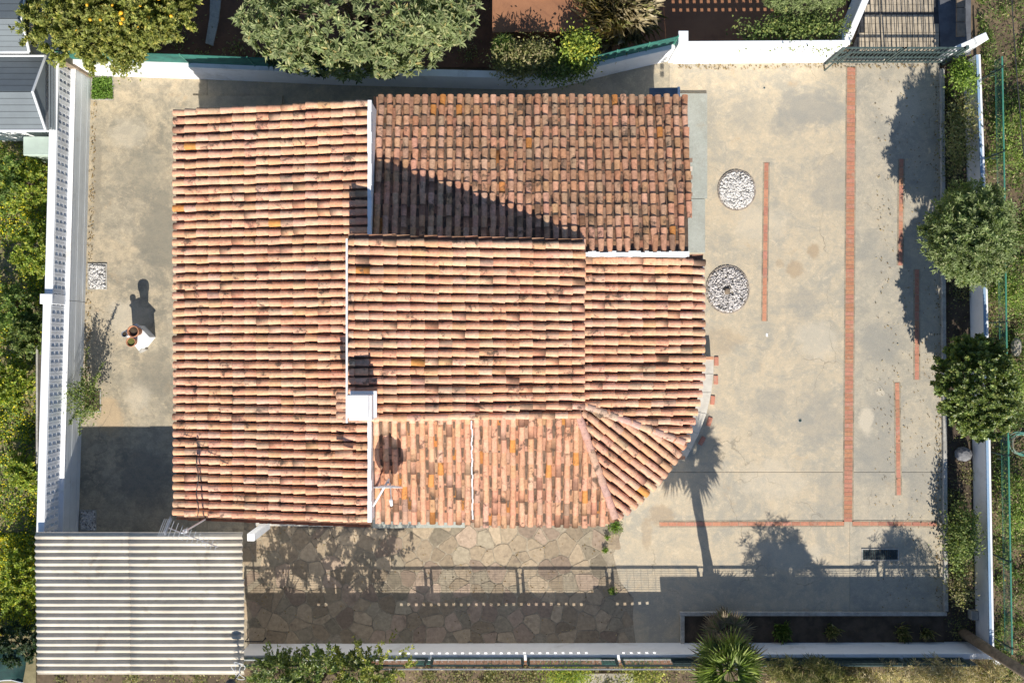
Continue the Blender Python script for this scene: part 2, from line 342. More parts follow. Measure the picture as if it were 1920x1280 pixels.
for i, s in enumerate(seeds):
    if not inside(s, flag_poly): continue
    cell = [(s[0]-.9,s[1]-.9),(s[0]+.9,s[1]-.9),(s[0]+.9,s[1]+.9),(s[0]-.9,s[1]+.9)]
    for j, q in enumerate(seeds):
        if i != j and abs(q[0]-s[0]) < 1.8 and abs(q[1]-s[1]) < 1.8:
            nx, ny = q[0]-s[0], q[1]-s[1]; d = math.hypot(nx, ny)
            cell = clip(cell, (q[0]+s[0])/2-nx/d*.008, (q[1]+s[1])/2-ny/d*.008, nx/d, ny/d)
            if len(cell) < 3: break
    if len(cell) < 3: continue
    cx = sum(p[0] for p in cell)/len(cell); cy = sum(p[1] for p in cell)/len(cell)
    if not inside((cx, cy), flag_poly): continue
    pts = []
    for k in range(len(cell)):
        a, b = cell[k], cell[(k+1) % len(cell)]
        for f in (.12, .5, .88):
            j = random.uniform(-.012, .004); x, y = a[0]+(b[0]-a[0])*f, a[1]+(b[1]-a[1])*f
            d = math.hypot(x-cx, y-cy) + 1e-6; pts.append((x+(x-cx)/d*j-cx, y+(y-cy)/d*j-cy))
    q = random.uniform(.62, 1.16); t = random.random()
    c = (.41*q, .32*q, .22*q, 1) if t < .6 else ((.38*q, .285*q, .21*q, 1) if t < .82 else (.36*q, .30*q, .215*q, 1))
    top = [(x*.975, y*.975) for x, y in pts]
    o = build('flagstone', MB().prism(pts, -.012, random.uniform(.008,.016), c, top), M['stone'], paving)
    o.location = (cx, cy, 0.004); o.rotation_euler = (random.uniform(-.01,.01), random.uniform(-.01,.01), 0)

# tiled driveway beyond the gate: long boards of tile with dark joints
dr_poly = [P2(x, y) for x, y in [(1640,-60),(1759,-60),(1763,96),(1596,96),(1606,72)]]
drive = struct(build('driveway', MB().prism(dr_poly, -.15, -.05), M['dark']), 'tiled driveway with dark joints outside the green gate', 'driveway')
for gx in range(1592, 1764, 10):
    for y0, y1 in ((-60, 21.5), (27, 96)):
        gy = y0
        while gy < y1 - 4:
            h = min(17, y1-gy)
            cell = [P2(gx+.7, gy+.3), P2(gx+9.3, gy+.3), P2(gx+9.3, gy+h-.3), P2(gx+.7, gy+h-.3)]
            gy += h
            m = (sum(p[0] for p in cell)/4, sum(p[1] for p in cell)/4)
            if not all(inside(p, dr_poly) for p in cell): continue
            q = random.uniform(.82, 1.1)
            mb = MB().prism([(p[0]-m[0], p[1]-m[1]) for p in cell], 0, .022, (.43*q, .36*q, .27*q, 1))
            o = build('tile', mb, M['drive'], drive); o.location = (m[0], m[1], -.056)

# ------------------------------------------------------------------ the house
house = thing('house', 'house with clay tile roofs at different heights and a white chimney', 'house')
APX, APY = 1.67, -1.53
zl = lambda x, y: 2.86 + .207*(x+8.54)
zn = lambda x, y: 2.81 + .25*(6.22-y)
zm = lambda x, y: 4.96 - .20*(x+3.81)
ze = lambda x, y: 3.76 - .19*(x-APX)
zs = lambda x, y: 3.76 - .18*(APY-y)
zf = lambda x, y: 3.76 - .184*(.79*(x-APX)+.61*(APY-y))
curve = [(4.78,-.40),(4.76,-.95),(4.66,-1.45),(4.52,-2.02),(4.34,-2.54)]
curve2 = [(4.34,-2.54),(4.02,-3.08),(3.52,-3.66),(3.02,-4.14),(2.60,-4.43)]
ROOF = {
 'left':  ([(-8.54,5.92),(-8.54,-4.45),(-3.47,-4.38),(-3.47,5.87)], zl, (-1,0)),
 'north': ([(-3.44,6.22),(-3.41,2.2),(4.36,2.2),(4.50,6.22)], zn, (0,1)),
 'middle':([(-3.81,2.40),(-3.81,-1.90),(1.70,-1.79),(1.72,2.43)], zm, (1,0)),
 'east':  ([(1.60,2.10),(1.60,-1.53)]+[(APX,APY)]+curve[::-1]+[(4.78,2.08)], ze, (1,0)),
 'fan':   ([(APX,APY)]+curve2[::-1], zf, (.79,-.613)),
 'south': ([(-3.46,-1.75),(-3.46,-4.50),(-.98,-4.52),(-.92,-4.60),(2.13,-4.60),(2.60,-4.43),(APX,APY)], zs, (0,-1)),
}
def shrink(poly, d):
    cx = sum(p[0] for p in poly)/len(poly); cy = sum(p[1] for p in poly)/len(poly)
    return [(x+(cx-x)*d/max(.01, math.hypot(x-cx, y-cy)), y+(cy-y)*d/max(.01, math.hypot(x-cx, y-cy))) for x, y in poly]
wl = {'left': 'wall', 'north': 'wall', 'middle': 'wall', 'east': 'wall', 'fan': 'wall', 'south': 'wall'}
build('wall', MB().prism([(-3.30,-1.7),(-3.30,-4.15),(1.90,-4.22),(2.45,-4.02),(3.10,-3.52),(3.66,-2.92),(4.02,-2.30),(4.28,-1.45),(4.38,-.40),(4.38,2.05),(1.65,2.05),(1.65,-1.53)], -.1, lambda x, y: min(ze(x,y), zs(x,y), zf(x,y))-.16), M['white'], house)
for k, (poly, z, d) in ROOF.items():
    if k in ('east', 'fan', 'south'): continue
    base = shrink(poly, .42 if k != 'middle' else .1)
    build('wall', MB().prism(base, -.1 if k != 'middle' else 2.6, lambda x, y: z(x, y)-.16), M['white'], house)
roofs = {}
for k, (poly, z, d) in ROOF.items():
    roofs[k] = build('roof', MB().prism(shrink(poly, .035), lambda x, y: z(x, y)-.10, lambda x, y: z(x, y)-.005), M['under'], house)
lab = {'left': 'large roof with horizontal tile rows falling towards the pierced wall', 'north': 'roof with upright tile columns and a dark triangular shadow',
       'middle': 'highest roof in the middle with horizontal tile rows', 'east': 'lower roof with horizontal rows and a curved corner',
       'fan': 'corner roof with slanting tile rows between two hips', 'south': 'bright sunlit roof with upright tile columns by the flagstones'}
for k, o in roofs.items(): o['label'] = lab[k]

# one cover tile and one channel tile in local axes (u down the slope, w across, h up)
def tile_local(cover, seg=7):
    V = []; F = []
    us = (0.0, .5, 1.0)
    for u in us:
        for i in range(seg+1):
            th = math.pi*i/seg
            if cover:
                R = .071+.020*u; H = .068+.017*u; V.append((u, -R*math.cos(th)*(1 if cover else 1), .016+.040*u+H*math.sin(th)**.8))
            else:
                R = .078+.010*u; V.append((u, -R*math.cos(th), .034+.012*u-.050*math.sin(th)))
    n = seg+1
    for r in range(2):
        for i in range(seg): F.append((r*n+i, (r+1)*n+i, (r+1)*n+i+1, r*n+i+1))
    b = len(V); t = .016
    for i in range(seg+1):                                   # thick lower end
        th = math.pi*i/seg
        if cover:
            R = .091-t; H = .085-t; V.append((1.0, -R*math.cos(th), .056+H*math.sin(th)**.8))
        else: V.append((1.0, -.088*math.cos(th), .046-t-.050*math.sin(th)))
    for i in range(seg): F.append((2*n+i, b+i, b+i+1, 2*n+i+1))
    for i in range(seg+1):                                   # underside, back up a little
        th = math.pi*i/seg; x = V[b+i]; V.append((.55, x[1]*.97, x[2]-.012))
    for i in range(seg): F.append((b+i, b+n+i, b+n+i+1, b+i+1))
    return np.array(V), np.array(F)
CV, CF = tile_local(True); HV, HF = tile_local(False, 5)
def clay(dark=1.0, orange=.035):
    t = random.random(); q = random.uniform(.94, 1.06)*dark
    if t < orange: c = (.70, .30, .09)
    elif t < .50: c = (.72, .392, .25)
    elif t < .72: c = (.70, .352, .215)
    elif t < .88: c = (.72, .43, .288)
    elif t < .96: c = (.64, .355, .205)
    elif t < .99: c = (.56, .35, .235)
    else: c = (.42, .265, .185)
    return tuple(min(.9, v*q*random.uniform(.95,1.05)) for v in c)
def rows_of(poly, d, pitch):
    """for each tile row: plan start, plan end along the fall d"""
    d = Vector(d).normalized(); a = Vector((-d.y, d.x))
    ws = [Vector(p).dot(a) for p in poly]; w0, w1 = min(ws), max(ws); n = round((w1-w0)/pitch); pt = (w1-w0)/n
    for i in range(n):
        wv = w0+(i+.5)*pt; hits = []
        for k in range(len(poly)):
            p, q = Vector(poly[k]), Vector(poly[(k+1) % len(poly)]); wp, wq = p.dot(a)-wv, q.dot(a)-wv
            if (wp > 0) != (wq > 0): hits.append((p+(q-p)*(wp/(wp-wq))).dot(d))
        if len(hits) >= 2: yield wv, min(hits), max(hits), d, a, pt
def frame(z, d, a):
    e = 1e-3; sl = (z(d.x*e, d.y*e)-z(0, 0))/e
    D = Vector((d.x, d.y, sl)); sc = D.length; D.normalize(); A = Vector((a.x, a.y, 0)); return D, A, A.cross(D)*-1 if A.cross(D).z < 0 else A.cross(D), sc
def lay(key, pitch=.222, expo=.305, dark=1.0, orange=.035):
    """every tile as (kind, matrix rows, length, colour)"""
    poly, z, d0 = ROOF[key]; out = []
    for wv, t0, t1, d, a, pt in rows_of(poly, d0, pitch):
        D, A, N, sc = frame(z, d, a)
        for cover in (True, False):
            off = 0.0 if cover else pt/2
            t = t1 + (.05 if cover else .03) + random.uniform(-.02, .015); wob = random.uniform(-.006, .006)
            while t > t0 + .05:
                Lr = min(.42, (t-t0)*sc+.02)
                up = t - Lr/sc; x, y = d.x*up+a.x*(wv+off), d.y*up+a.y*(wv+off)
                o = Vector((x, y, z(x, y))) + A*(wob+random.gauss(0,.0045)) + N*random.uniform(-.004,.007)
                yaw = random.gauss(0,.02); D2 = (D+A*yaw).normalized(); A2 = (A-D*yaw).normalized()
                c = clay(dark, orange)
                out.append((cover, o, D2, A2, N, Lr, c if cover else tuple(v*(.66 if key in ('north', 'south') else .34) for v in c)))  # channel colour darkened for dirt and to deepen the shade between covers
                t -= expo + random.uniform(-.004,.004)
    return out
def join_tiles(tl, dirty=.05, slim=1.0):
    Vs, Fs, Cs, o = [], [], [], 0
    for cover, p, D, A, N, Lr, c in tl:
        lv, lf = (CV, CF) if cover is True else (HV, HF)
        if cover is True and slim < 1: lv = CV*np.array([1, slim, slim*.92]); c = tuple(c)
        if cover == 'cap': lv = CV*np.array([1, 1.12, 1.0]); lf = CF
        W = np.array(p) + np.outer(lv[:,0]*Lr, D) + np.outer(lv[:,1], A) + np.outer(lv[:,2], N)
        Vs.append(W); Fs.append(lf+o); cc_ = np.tile(c, (len(lv), 1)); o += len(lv)
        if random.random() < dirty: cc_ = cc_*(1-np.clip((lv[:,:1]-random.uniform(.2,.7))*3, 0, 1)*random.uniform(.5,.8))   # lichen at the tile mouth
        Cs.append(cc_)
    return np.concatenate(Vs), np.concatenate(Fs), np.concatenate(Cs)
def hip(p0, p1, z, col=None):
    """capping tiles along a line, lowest one first"""
    a, b = Vector((*p0, z(*p0))), Vector((*p1, z(*p1))); D = (b-a).normalized(); A = Vector((-D.y, D.x, 0)).normalized(); N = A.cross(D); N = N if N.z > 0 else -N
    L = (b-a).length; t = L; out = []
    while t > .1:
        Lr = min(.42, t+.02); out.append(('cap', a + D*(t-Lr)+N*.015, D, A, N, Lr, tuple(v*random.uniform(.9,1.05) for v in (.66,.42,.31)))); t -= .31
    return out
for key in ROOF:
    tl = lay(key, expo=.29 if key == 'north' else .32, dark={'north': .93, 'south': 1.06}.get(key, 1.0), orange=.05 if key == 'south' else .009)
    if key == 'fan': tl += hip((APX,APY), (4.30,-2.52), zf) + hip((APX-.1,APY-.1), (2.58,-4.40), zf)
    if key == 'north':                                         # the tiles that can be picked out one by one
        cov = sorted([t for t in tl if t[0] is True and t[5] > .3], key=lambda t: -(t[1].x*.55+t[1].y))[:300]; ids = set(map(id, cov))
        tl = [t for t in tl if id(t) not in ids]
        pal = []
        for k in range(40):
            me = np_mesh('roof_tile', CV*np.array([.42,.87,.80]), CF, np.tile(clay(.86, .02)*np.random.uniform(.72,1.06) if False else np.array(clay(.95, .02))*random.uniform(.70,1.05)*np.array([1,.97,.92]), (len(CV), 1))); me.materials.append(M['tileold'])
            me.polygons.foreach_set('use_smooth', np.ones(len(me.polygons), dtype=bool)); me.set_sharp_from_angle(angle=.8); pal.append(me)
        from mathutils import Matrix
        for t in cov:
            o = link('roof_tile', random.choice(pal), None, roofs[key])
            _, p, D, A, N, Lr, c = t
            o.matrix_world = Matrix(((D.x,A.x,N.x,p.x),(D.y,A.y,N.y,p.y),(D.z,A.z,N.z,p.z),(0,0,0,1)))
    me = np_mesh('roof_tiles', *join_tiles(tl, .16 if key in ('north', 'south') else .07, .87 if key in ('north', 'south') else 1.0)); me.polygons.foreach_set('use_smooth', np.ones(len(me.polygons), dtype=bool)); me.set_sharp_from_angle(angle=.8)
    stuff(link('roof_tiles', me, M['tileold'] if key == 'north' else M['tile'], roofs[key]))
# verges, gable strips and mortar
mb = MB(); mb.wall((-3.46,-4.40), (-3.46,5.87), -.015, .03, 2.7, 3.98); build('gable_wall', mb, M['white'], house)
mb = MB(); n = 40; mb2 = MB()
for i in range(n):                                            # uneven mortared coping along the top of the big roof
    y0, y1 = -4.40+10.27*i/n, -4.40+10.27*(i+1)/n
    if -1.95 < (y0+y1)/2 < 2.45: continue
    (mb if y0 > 0 else mb2).box(-3.51-random.uniform(0,.012), -3.425+random.uniform(-.008,.008), y0, y1+.0005*(i%2), 3.9, 4.005+random.uniform(0,.008))
build('coping', mb, M['white'], house); build('coping', mb2, M['white'], house)
build('gable_wall', MB().prism([(-3.38,2.10),(4.34,2.10),(4.34,2.19),(-3.38,2.19)], 2.7, 3.84), M['white'], house)
mb = MB()
for i in range(26):
    x = 1.76+2.58*i/26; mb.box(x, x+2.58/26, 2.085-random.uniform(0,.015), 2.165+random.uniform(0,.05), 3.80, 3.895+.02*math.sin(i*1.7))
build('ridge_mortar', mb, M['white'], house)
build('verge', MB().prism([(-3.88,-1.9),(-3.835,-1.9),(-3.835,2.40),(-3.88,2.40)], 4.86, 5.0), M['white'], house)
mb = MB()
for i in range(24):
    y = -1.95-2.5*i/24; x = -.99+random.uniform(-.012,.012); mb.prism([(x-.016,y-2.5/24),(x+.016,y-2.5/24),(x+.016,y),(x-.016,y)], lambda a,b: zs(a,b)+.0, lambda a,b: zs(a,b)+.088)
build('mortar_line', mb, M['white'], house)
build('lead_flashing', MB().prism([(-3.36,2.40),(1.70,2.44),(1.70,2.52),(-3.36,2.49)], lambda x,y: zn(x,y), lambda x,y: zn(x,y)+.06), M['slate'], house)
build('eave_edge', MB().box(4.79,4.83,-.4,2.08,3.03,3.17), M['white'], house)
build('plinth', MB().prism([P2(480,970),P2(692,974),P2(692,986),P2(480,984)], 0, .10), M['kerb'], house)
build('plinth', MB().prism([P2(700,972),P2(872,972),P2(872,987),P2(700,988)], 0, .14), M['slab'], house)
# chimney
ch = build('chimney', MB().box(*sorted((P(655,0,5.5)[0], P(697,0,5.5)[0])), -1.80, -1.22, 4.3, 5.50), M['white'], house, bevel=.012)
x0, x1 = P(650,0,5.7)[0], P(691,0,5.7)[0]
build('cap', MB().box(x0-.0, x1+.0, P(0,783,5.7)[1], P(0,740,5.7)[1], 5.60, 5.70), M['white'], ch, bevel=.012)
build('collar', MB().box(x0-.01, P(706,0,5.2)[0], P(0,784,5.4)[1], P(0,733,5.2)[1], 5.10, 5.18), M['white'], ch)
mb = MB()
for sx in (x0+.04, x1-.12):
    for sy in (-1.78, -1.31): mb.box(sx, sx+.08, sy, sy+.08, 5.50, 5.60)
build('post', mb, M['white'], ch)
for yy in (-1.72, -1.50, -1.27):                              # tiles bedded against the chimney
    o = link('flashing_tile', np_mesh('flashing_tile', CV*np.array([.3,1,1]), CF, np.tile((.62,.36,.24), (len(CV),1))), M['tile'], ch)
    o.location = (-3.80, yy, 4.86); o.rotation_euler = (0, .2, math.pi)
# loose tile lying on the big roof
lt = link('loose_tile', np_mesh('loose_tile', CV*np.array([.42,1,1]), CF, np.tile((.60,.34,.22), (len(CV),1))), M['tile'])
lt.location = (P(660,850,4.1)[0], P(660,850,4.1)[1], 4.03); lt.rotation_euler = (0, -.2, math.pi+.05)
tag(lt, 'single loose clay tile lying on the large roof near the satellite dish', 'roof tile')
# small slate canopy over the back door
cn = build('door_canopy', MB().prism([P2(1218,165,2.3),P2(1270,164,2.3),P2(1270,181,2.3),P2(1218,181,2.3)], 2.22, 2.30), M['slate'], house, bevel=.01)
build('trim', MB().prism([P2(1270.5,163,2.3),P2(1275,163,2.3),P2(1275,182,2.3),P2(1270.5,182,2.3)], 2.2, 2.31), M['white'], cn)
# row of short tile ends under the end verge
for i in range(5):
    p = P(1294, 300+i*16, 2.95); build('verge_tile', MB().box(p[0]-.05, p[0]+.06, p[1]-.05, p[1]+.05, 2.9, 2.95, (.6,.5,.42,1) if i % 2 else (.3,.2,.15,1)), M['attr'], house)
M['limew'] = m_plain('limewashed_slab', (.60,.56,.49), (.50,.46,.40), 3, .9, 0, .3, (.30,.27,.22), .5)
# curved low bench wall round the rounded corner
outer = [(1338,668),(1338,700),(1334,735),(1325,775),(1311,812),(1296,843),(1285,862)]
inner = [(1313,668),(1313,700),(1310,735),(1301,770),(1288,805),(1274,835),(1262,858)]
bench = thing('bench_wall', 'low curved masonry bench hugging the rounded corner of the house', 'bench', P(1325,760))
keep(build('masonry', MB().prism([P2(*p,.4) for p in outer]+[P2(*p,.4) for p in inner[::-1]], -.02, .38), M['white'], bevel=.012), bench)
for i in range(len(outer)-1):
    q = [outer[i], outer[i+1], inner[i+1], inner[i]]
    keep(build('seat_slab', MB().prism(shrink([P2(*p,.4) for p in q], .008), .375, .405), M['limew'], bevel=.006), bench)
for px, py, s in ((1325,671,1),(1273,858,.9)):
    c = P(px, py, .43); keep(build('end_brick', MB().prism([(c[0]-.19*s,c[1]-.045),(c[0]+.19*s,c[1]-.045),(c[0]+.19*s,c[1]+.045),(c[0]-.19*s,c[1]+.045)], .40, .46, (.55,.28,.17,1)), M['brick'], bevel=.006), bench)
for i, (px, py, r) in enumerate(((1343,677,0),(1342,712,0),(1336,750,-.1),(1330,790,-.3),(1316,826,-.5))):
    c = P(px, py, 0); o = build('floor_brick', MB().box(-.06,.06,-.125,.125,-.02,.035,(.52,.22,.15,1)), M['brick'], bevel=.006)
    o.location = c; o.rotation_euler = (0,0,r)
    tag(o, ['single brick in the ground beside the top end of the curved bench','second brick down beside the curved bench, in the sun','third brick down beside the curved bench, at the edge of the palm shadow','fourth brick down beside the curved bench, inside the palm shadow','lowest brick beside the curved bench, near its shaded end'][i], 'brick', 'bricks set beside the curved bench')

# ------------------------------------------------------------------ boundary walls
# pierced wall on the left: solid courses, breeze blocks with three openings, coping
def pierced_wall(a, b, hbase, hlat, label):
    A, B = P2(*a), P2(*b); L = math.dist(A, B); root = thing('pierced_wall', label, 'wall', (*A, 0))
    for i in range(5):
        z0, z1 = -.1 if i == 0 else hbase*i/5+.003, hbase*(i+1)/5-.003
        keep(build('block_course', MB().wall(A, B, -.24, -.004*(i % 2), z0, z1), M['grout']), root)
    keep(build('ledge', MB().wall(A, B, -.12, .006, hbase-.001, hbase+.03), M['white']), root)
    n = round(L/.22); p = L/n
    mb = MB(); t = .024; hw = p/2-.003; fw = hw-.045
    mb.box(-hw, -hw+fw, -.17, 0, 0, hlat); mb.box(hw-fw, hw, -.17, 0, 0, hlat)
    hs = hlat/3
    for k in range(4):
        z0 = max(0, k*hs-t*1.1); z1 = min(hlat, k*hs+t*1.1); mb.box(-hw+fw, hw-fw, -.168, -.002, z0, z1)
    me = mb.mesh('breeze_block'); me.materials.append(M['white'])
    dx, dy = (B[0]-A[0])/L, (B[1]-A[1])/L
    for i in range(n):
        o = link('breeze_block', me, None, root); u = (i+.5)*p
        o.location = (dx*u-dy*-.12, dy*u+dx*-.12, hbase+.03); o.rotation_euler = (0, 0, math.atan2(dy, dx))
    keep(build('coping', MB().wall(A, B, -.34, -.125, hbase+hlat+.03, hbase+hlat+.09), M['white'], bevel=.01), root)
    return root
M['grout'] = m_plain('grey_white_block', (.72,.76,.79), (.67,.71,.74), 2.0, .85, 0, .15, (.45,.44,.40), .3)
pierced_wall((171,142), (159.8,565.6), .98, .66, 'white pierced block wall, upper length beside the grey sheds')
pierced_wall((159.8,566.4), (147,1003), .98, .74, 'white pierced block wall, lower length ending at the corrugated shed')
pr = thing('wall_pier', 'square white pier between the two lengths of pierced wall', 'pier', P(157,566))
A, B = P2(160.5,556.5), P2(160.2,574.5)
keep(build('shaft', MB().wall(A, B, -.40, -.105, .9, 1.78), M['white'], bevel=.012), pr)
keep(build('cap', MB().wall(A, B, -.42, -.09, 1.785, 1.84), M['white'], bevel=.012), pr)

# upper boundary: white wall running into a curve, with green screening on top
ub = [(166,142),(383,149),(640,160),(900,167),(985,169),(1022,168),(1046,164),(1090,154),(1144,140),(1200,127),(1252,115)]
wl_ = thing('garden_wall', 'long white garden wall behind the house, bending up to a curved end', 'wall', P(166,142))
mb = MB(); cap = MB()
for p, q in zip(ub[:-1], ub[1:]):
    mb.wall(P2(*p), P2(*q), 0, .16, -.15, 1.22); cap.wall(P2(*p), P2(*q), -.012, .175, 1.222, 1.28)
keep(build('wall_face', mb, M['white']), wl_); keep(build('coping', cap, M['white']), wl_)
def screen(pts, z0, z1, t, label):
    r = thing('screen_fence', label, 'fence', P(*pts[0])); fm = MB(); tp = MB(); n = 0
    for p, q in zip(pts[:-1], pts[1:]):
        fm.wall(P2(*p), P2(*q), t, t+.012, z0, z1)
        tp.tube([Vector((*P2(*p), z1+.01))+Vector((0,t,0)), Vector((*P2(*q), z1+.01))+Vector((0,t,0))], .018)
    keep(build('mesh_screen', fm, M['mesh']), r); keep(build('top_rail', tp, M['mesh']), r)
    for p in pts:
        x, y = P2(*p); keep(build('post', MB().tube([(x,y+t,z0-.05),(x,y+t,z1+.05)], .022), M['green']), r)
    return r
screen([(166,142),(275,145.5),(383,149),(500,154),(640,160)], 1.29, 2.05, .10, 'green mesh screen on the white wall below the orange tree')
screen([(1090,154),(1144,140),(1200,127),(1250,115.5)], 1.29, 1.95, .10, 'green mesh screen on the curved end of the white wall')
# tall white wall with two rows of small holes
def holed_wall(name, a, b, t0, t1, H, rows, spans, hole, pitch, label):
    A, B = P2(*a), P2(*b); L = math.dist(A, B); r = thing(name, label, 'wall', (*A, 0)); mb = MB(); z = -.15
    for zc in rows:
        mb.wall(A, B, t0, t1, z, zc-hole/2); u = 0.0
        for s0, s1 in spans:
            s0 = math.dist(A, P2(s0, a[1])); s1 = math.dist(A, P2(s1, a[1])); mb.wall(A, B, t0, t1, zc-hole/2, zc+hole/2, u, s0); u = s0
            while u + pitch < s1: mb.wall(A, B, t0, t1, zc-hole/2, zc+hole/2, u+.085, u+pitch); u += pitch
        mb.wall(A, B, t0, t1, zc-hole/2, zc+hole/2, u, L); z = zc+hole/2
    mb.wall(A, B, t0, t1, z, H)
    keep(build('wall_face', mb, M['white']), r); keep(build('coping', MB().wall(A, B, t0-.02, t1+.02, H+.001, H+.05), M['white'], bevel=.01), r); return r
holed_wall('white_wall', (1262,120), (1553,118), 0, .09, 1.72, [1.08, 1.26], [(1268,1500)], .135, .2, 'tall bright white wall left of the green gate')
c = P(1259,117); o = thing('gate_pillar', 'white pillar where the tall bright wall meets the curved wall', 'pillar', c)
keep(build('shaft', MB().box(c[0]-.1,c[0]+.1,c[1]-.02,c[1]+.25,-.15,1.9), M['white'], bevel=.01), o); keep(build('cap', MB().box(c[0]-.13,c[0]+.13,c[1]-.05,c[1]+.28,1.901,1.96), M['white'], bevel=.01), o)
# white flank walls along the driveway
o = thing('flank_wall', 'white sloping wall between the terrace shrubs and the tiled driveway', 'wall', P(1588,92))
q0, q1 = P2(1560,104), P2(1622,-40); keep(build('wall_face', MB().wall(q0, q1, -.10, .08, -.15, 1.25), M['white'], bevel=.012), o)
keep(build('pier', MB().wall(P2(1547,112), P2(1562,112), 0, .3, -.15, 1.42), M['white'], bevel=.012), o)
o = thing('flank_wall', 'white angled wall stub at the right end of the green gate', 'wall', P(1767,108))
keep(build('wall_face', MB().wall(P2(1758,110), P2(1796,93), -.12, .02, -.15, 1.05), M['white'], bevel=.012), o)
keep(build('pier', MB().wall(P2(1792,97), P2(1812,88), -.16, .05, -.15, 1.2), M['white'], bevel=.012), o)
o = thing('timber_fence', 'weathered board fence edging the asphalt strip', 'fence', P(1826,0))
for i in range(5):
    y0, y1 = -60+i*27, -60+(i+1)*27-1.5; keep(build('board', MB().wall(P2(1750,y1,0), P2(1750,y0,0), -.80, -.55, 0.2, .25+.01*(i%2)), M['wood']), o)
# right boundary wall with blue coping and a light green fence
rb = [(1806,118),(1815,350),(1821,640),(1826,930),(1831,1203)]
o = thing('boundary_wall', 'white wall along the right side behind the tree strip', 'wall', P(1820,640)); mb = MB(); c1 = MB(); c2 = MB()
for p, q in zip(rb[:-1], rb[1:]):
    mb.wall(P2(*p), P2(*q), 0, .1, -.15, .75); c1.wall(P2(*p), P2(*q), -.004, .06, .751, .79); c2.wall(P2(*p), P2(*q), .06, .11, .751, .80)
M['bluish'] = m_plain('blue_grey_paint', (.22,.34,.50), (.28,.38,.50), 4, .6)
keep(build('wall_face', mb, M['white']), o); keep(build('coping', c1, M['bluish']), o); keep(build('coping', c2, M['white']), o)
o = thing('rail_fence', 'thin green tube fence standing outside the right wall', 'fence', P(1835,640)); mb = MB(); lo = MB()
fx = [(1838,130),(1842,350),(1846,640),(1851,930),(1856,1200)]
for p, q in zip(fx[:-1], fx[1:]):
    a, b = P2(*p), P2(*q); mb.tube([(*a,1.25),(*b,1.25)], .022); lo.tube([(*a,.85),(*b,.85)], .007)
    for k in range(1, 8): lo.tube([(*a,.85-.0+.05*k),(*b,.85+.05*k)], .003, 4)
keep(build('top_rail', mb, M['green']), o); keep(build('wire_mesh', lo, M['green']), o)
for py in (150, 300, 450, 605, 845, 1035, 1190):
    x = 1838+18*(py-130)/1070; p = P2(x, py); s = P2(x-8, py)
    keep(build('post', MB().tube([(*p,-.1),(*p,1.3)], .022), M['dkmet']), o)
    keep(build('bracket', MB().tube([(*p,1.0),(s[0],s[1],.82)], .014).tube([(p[0],p[1]-.12,1.0),(s[0],s[1]-.12,.82)], .014), M['dkmet']), o)
# lower boundary wall with light holes, and fence panels on it
holed_wall('front_wall', (468,1206), (1836,1203), -.12, 0, 1.04, [.90], [(600,645),(755,1110),(1160,1240)], .15, .213, 'long white lower wall with a row of small light holes')
fence = thing('wire_fence', 'dark framed wire mesh fence panels standing on the lower wall', 'fence', P(900,1209))
def panel(x0, x1, z0=1.12, z1=1.70):
    mb = MB(); y = P2(0,1210)[1]; a, b = P2(x0,0)[0], P2(x1,0)[0]; fr = MB()
    for z in (z0, z1): fr.tube([(a,y,z),(b,y,z)], .03)
    for x in (a, b): fr.tube([(x,y,z0),(x,y,z1)], .03)
    z = z0+.045
    while z < z1: mb.tube([(a,y,z),(b,y,z)], .0045, 4, caps=False); z += .05
    x = a+.2
    while x < b: mb.tube([(x,y,z0),(x,y,z1)], .004, 4, caps=False); x += .2
    k = keep(build('panel_frame', fr, M['dkmet']), fence); s = build('wire_mesh', mb, M['dkmet']); s.parent = k
    for xx in (x0-2, x1+2): keep(build('post', MB().tube([(P2(xx,0)[0],y,1.0),(P2(xx,0)[0],y,1.58)], .026), M['dkmet']), fence)
    keep(build('clamp', MB().tube([(P2(x1+1,0)[0],y,1.48),(P2(x1+9,0)[0],y,1.48)], .014), M['dkmet']), fence)
for x0, x1 in ((470,632),(642,806),(818,978),(990,1146),(1158,1318),(1330,1486),(1498,1655),(1668,1768)): panel(x0, x1)
sc = thing('screening_sheet', 'solid dark screening sheet on the lower wall right of the light holes', 'screen', P(1480,1210)); y = P2(0,1213)[1]
keep(build('sheet', MB().box(P2(1246,0)[0], P2(1786,0)[0], y-.008, y, 1.05, 1.53), M['dkmet']), sc)
for i, (xa, lb) in enumerate(((788,'small green sheet fixed to the fence near the citrus tree'),(1120,'small green sheet fixed to the fence left of the palm'))):
    q = tag(build('fence_sheet', MB().box(P2(xa,0)[0], P2(xa+26,0)[0], y-.02, y-.012, 1.10, 1.36).box(P2(xa,0)[0], P2(xa+26,0)[0], y-.035, y-.021, 1.34, 1.37), M['green'], bevel=.004), lb, 'sheet')
o = thing('outer_rail', 'pale metal handrail running outside the lower wall', 'rail', P(900,1222))
y = P2(0,1214)[1]; keep(build('rail', MB().tube([(P2(700,0)[0],y-.02,1.76),(P2(1400,0)[0],y-.02,1.76)], .018), M['galv']), o)
tl_ = MB()
for gx in range(700, 1300, 12): tl_.tube([(P2(gx,0)[0],y-.25,.45),(P2(gx,0)[0],y-.10,.9)], .010, 5)
keep(build('picket', tl_, M['whitep']), o)
sheet('garden_path', [(690,1212),(1300,1212),(1300,1246),(690,1246)], -.15, -.06, M['terr'], 'red brown strip just outside the lower wall', 'path')

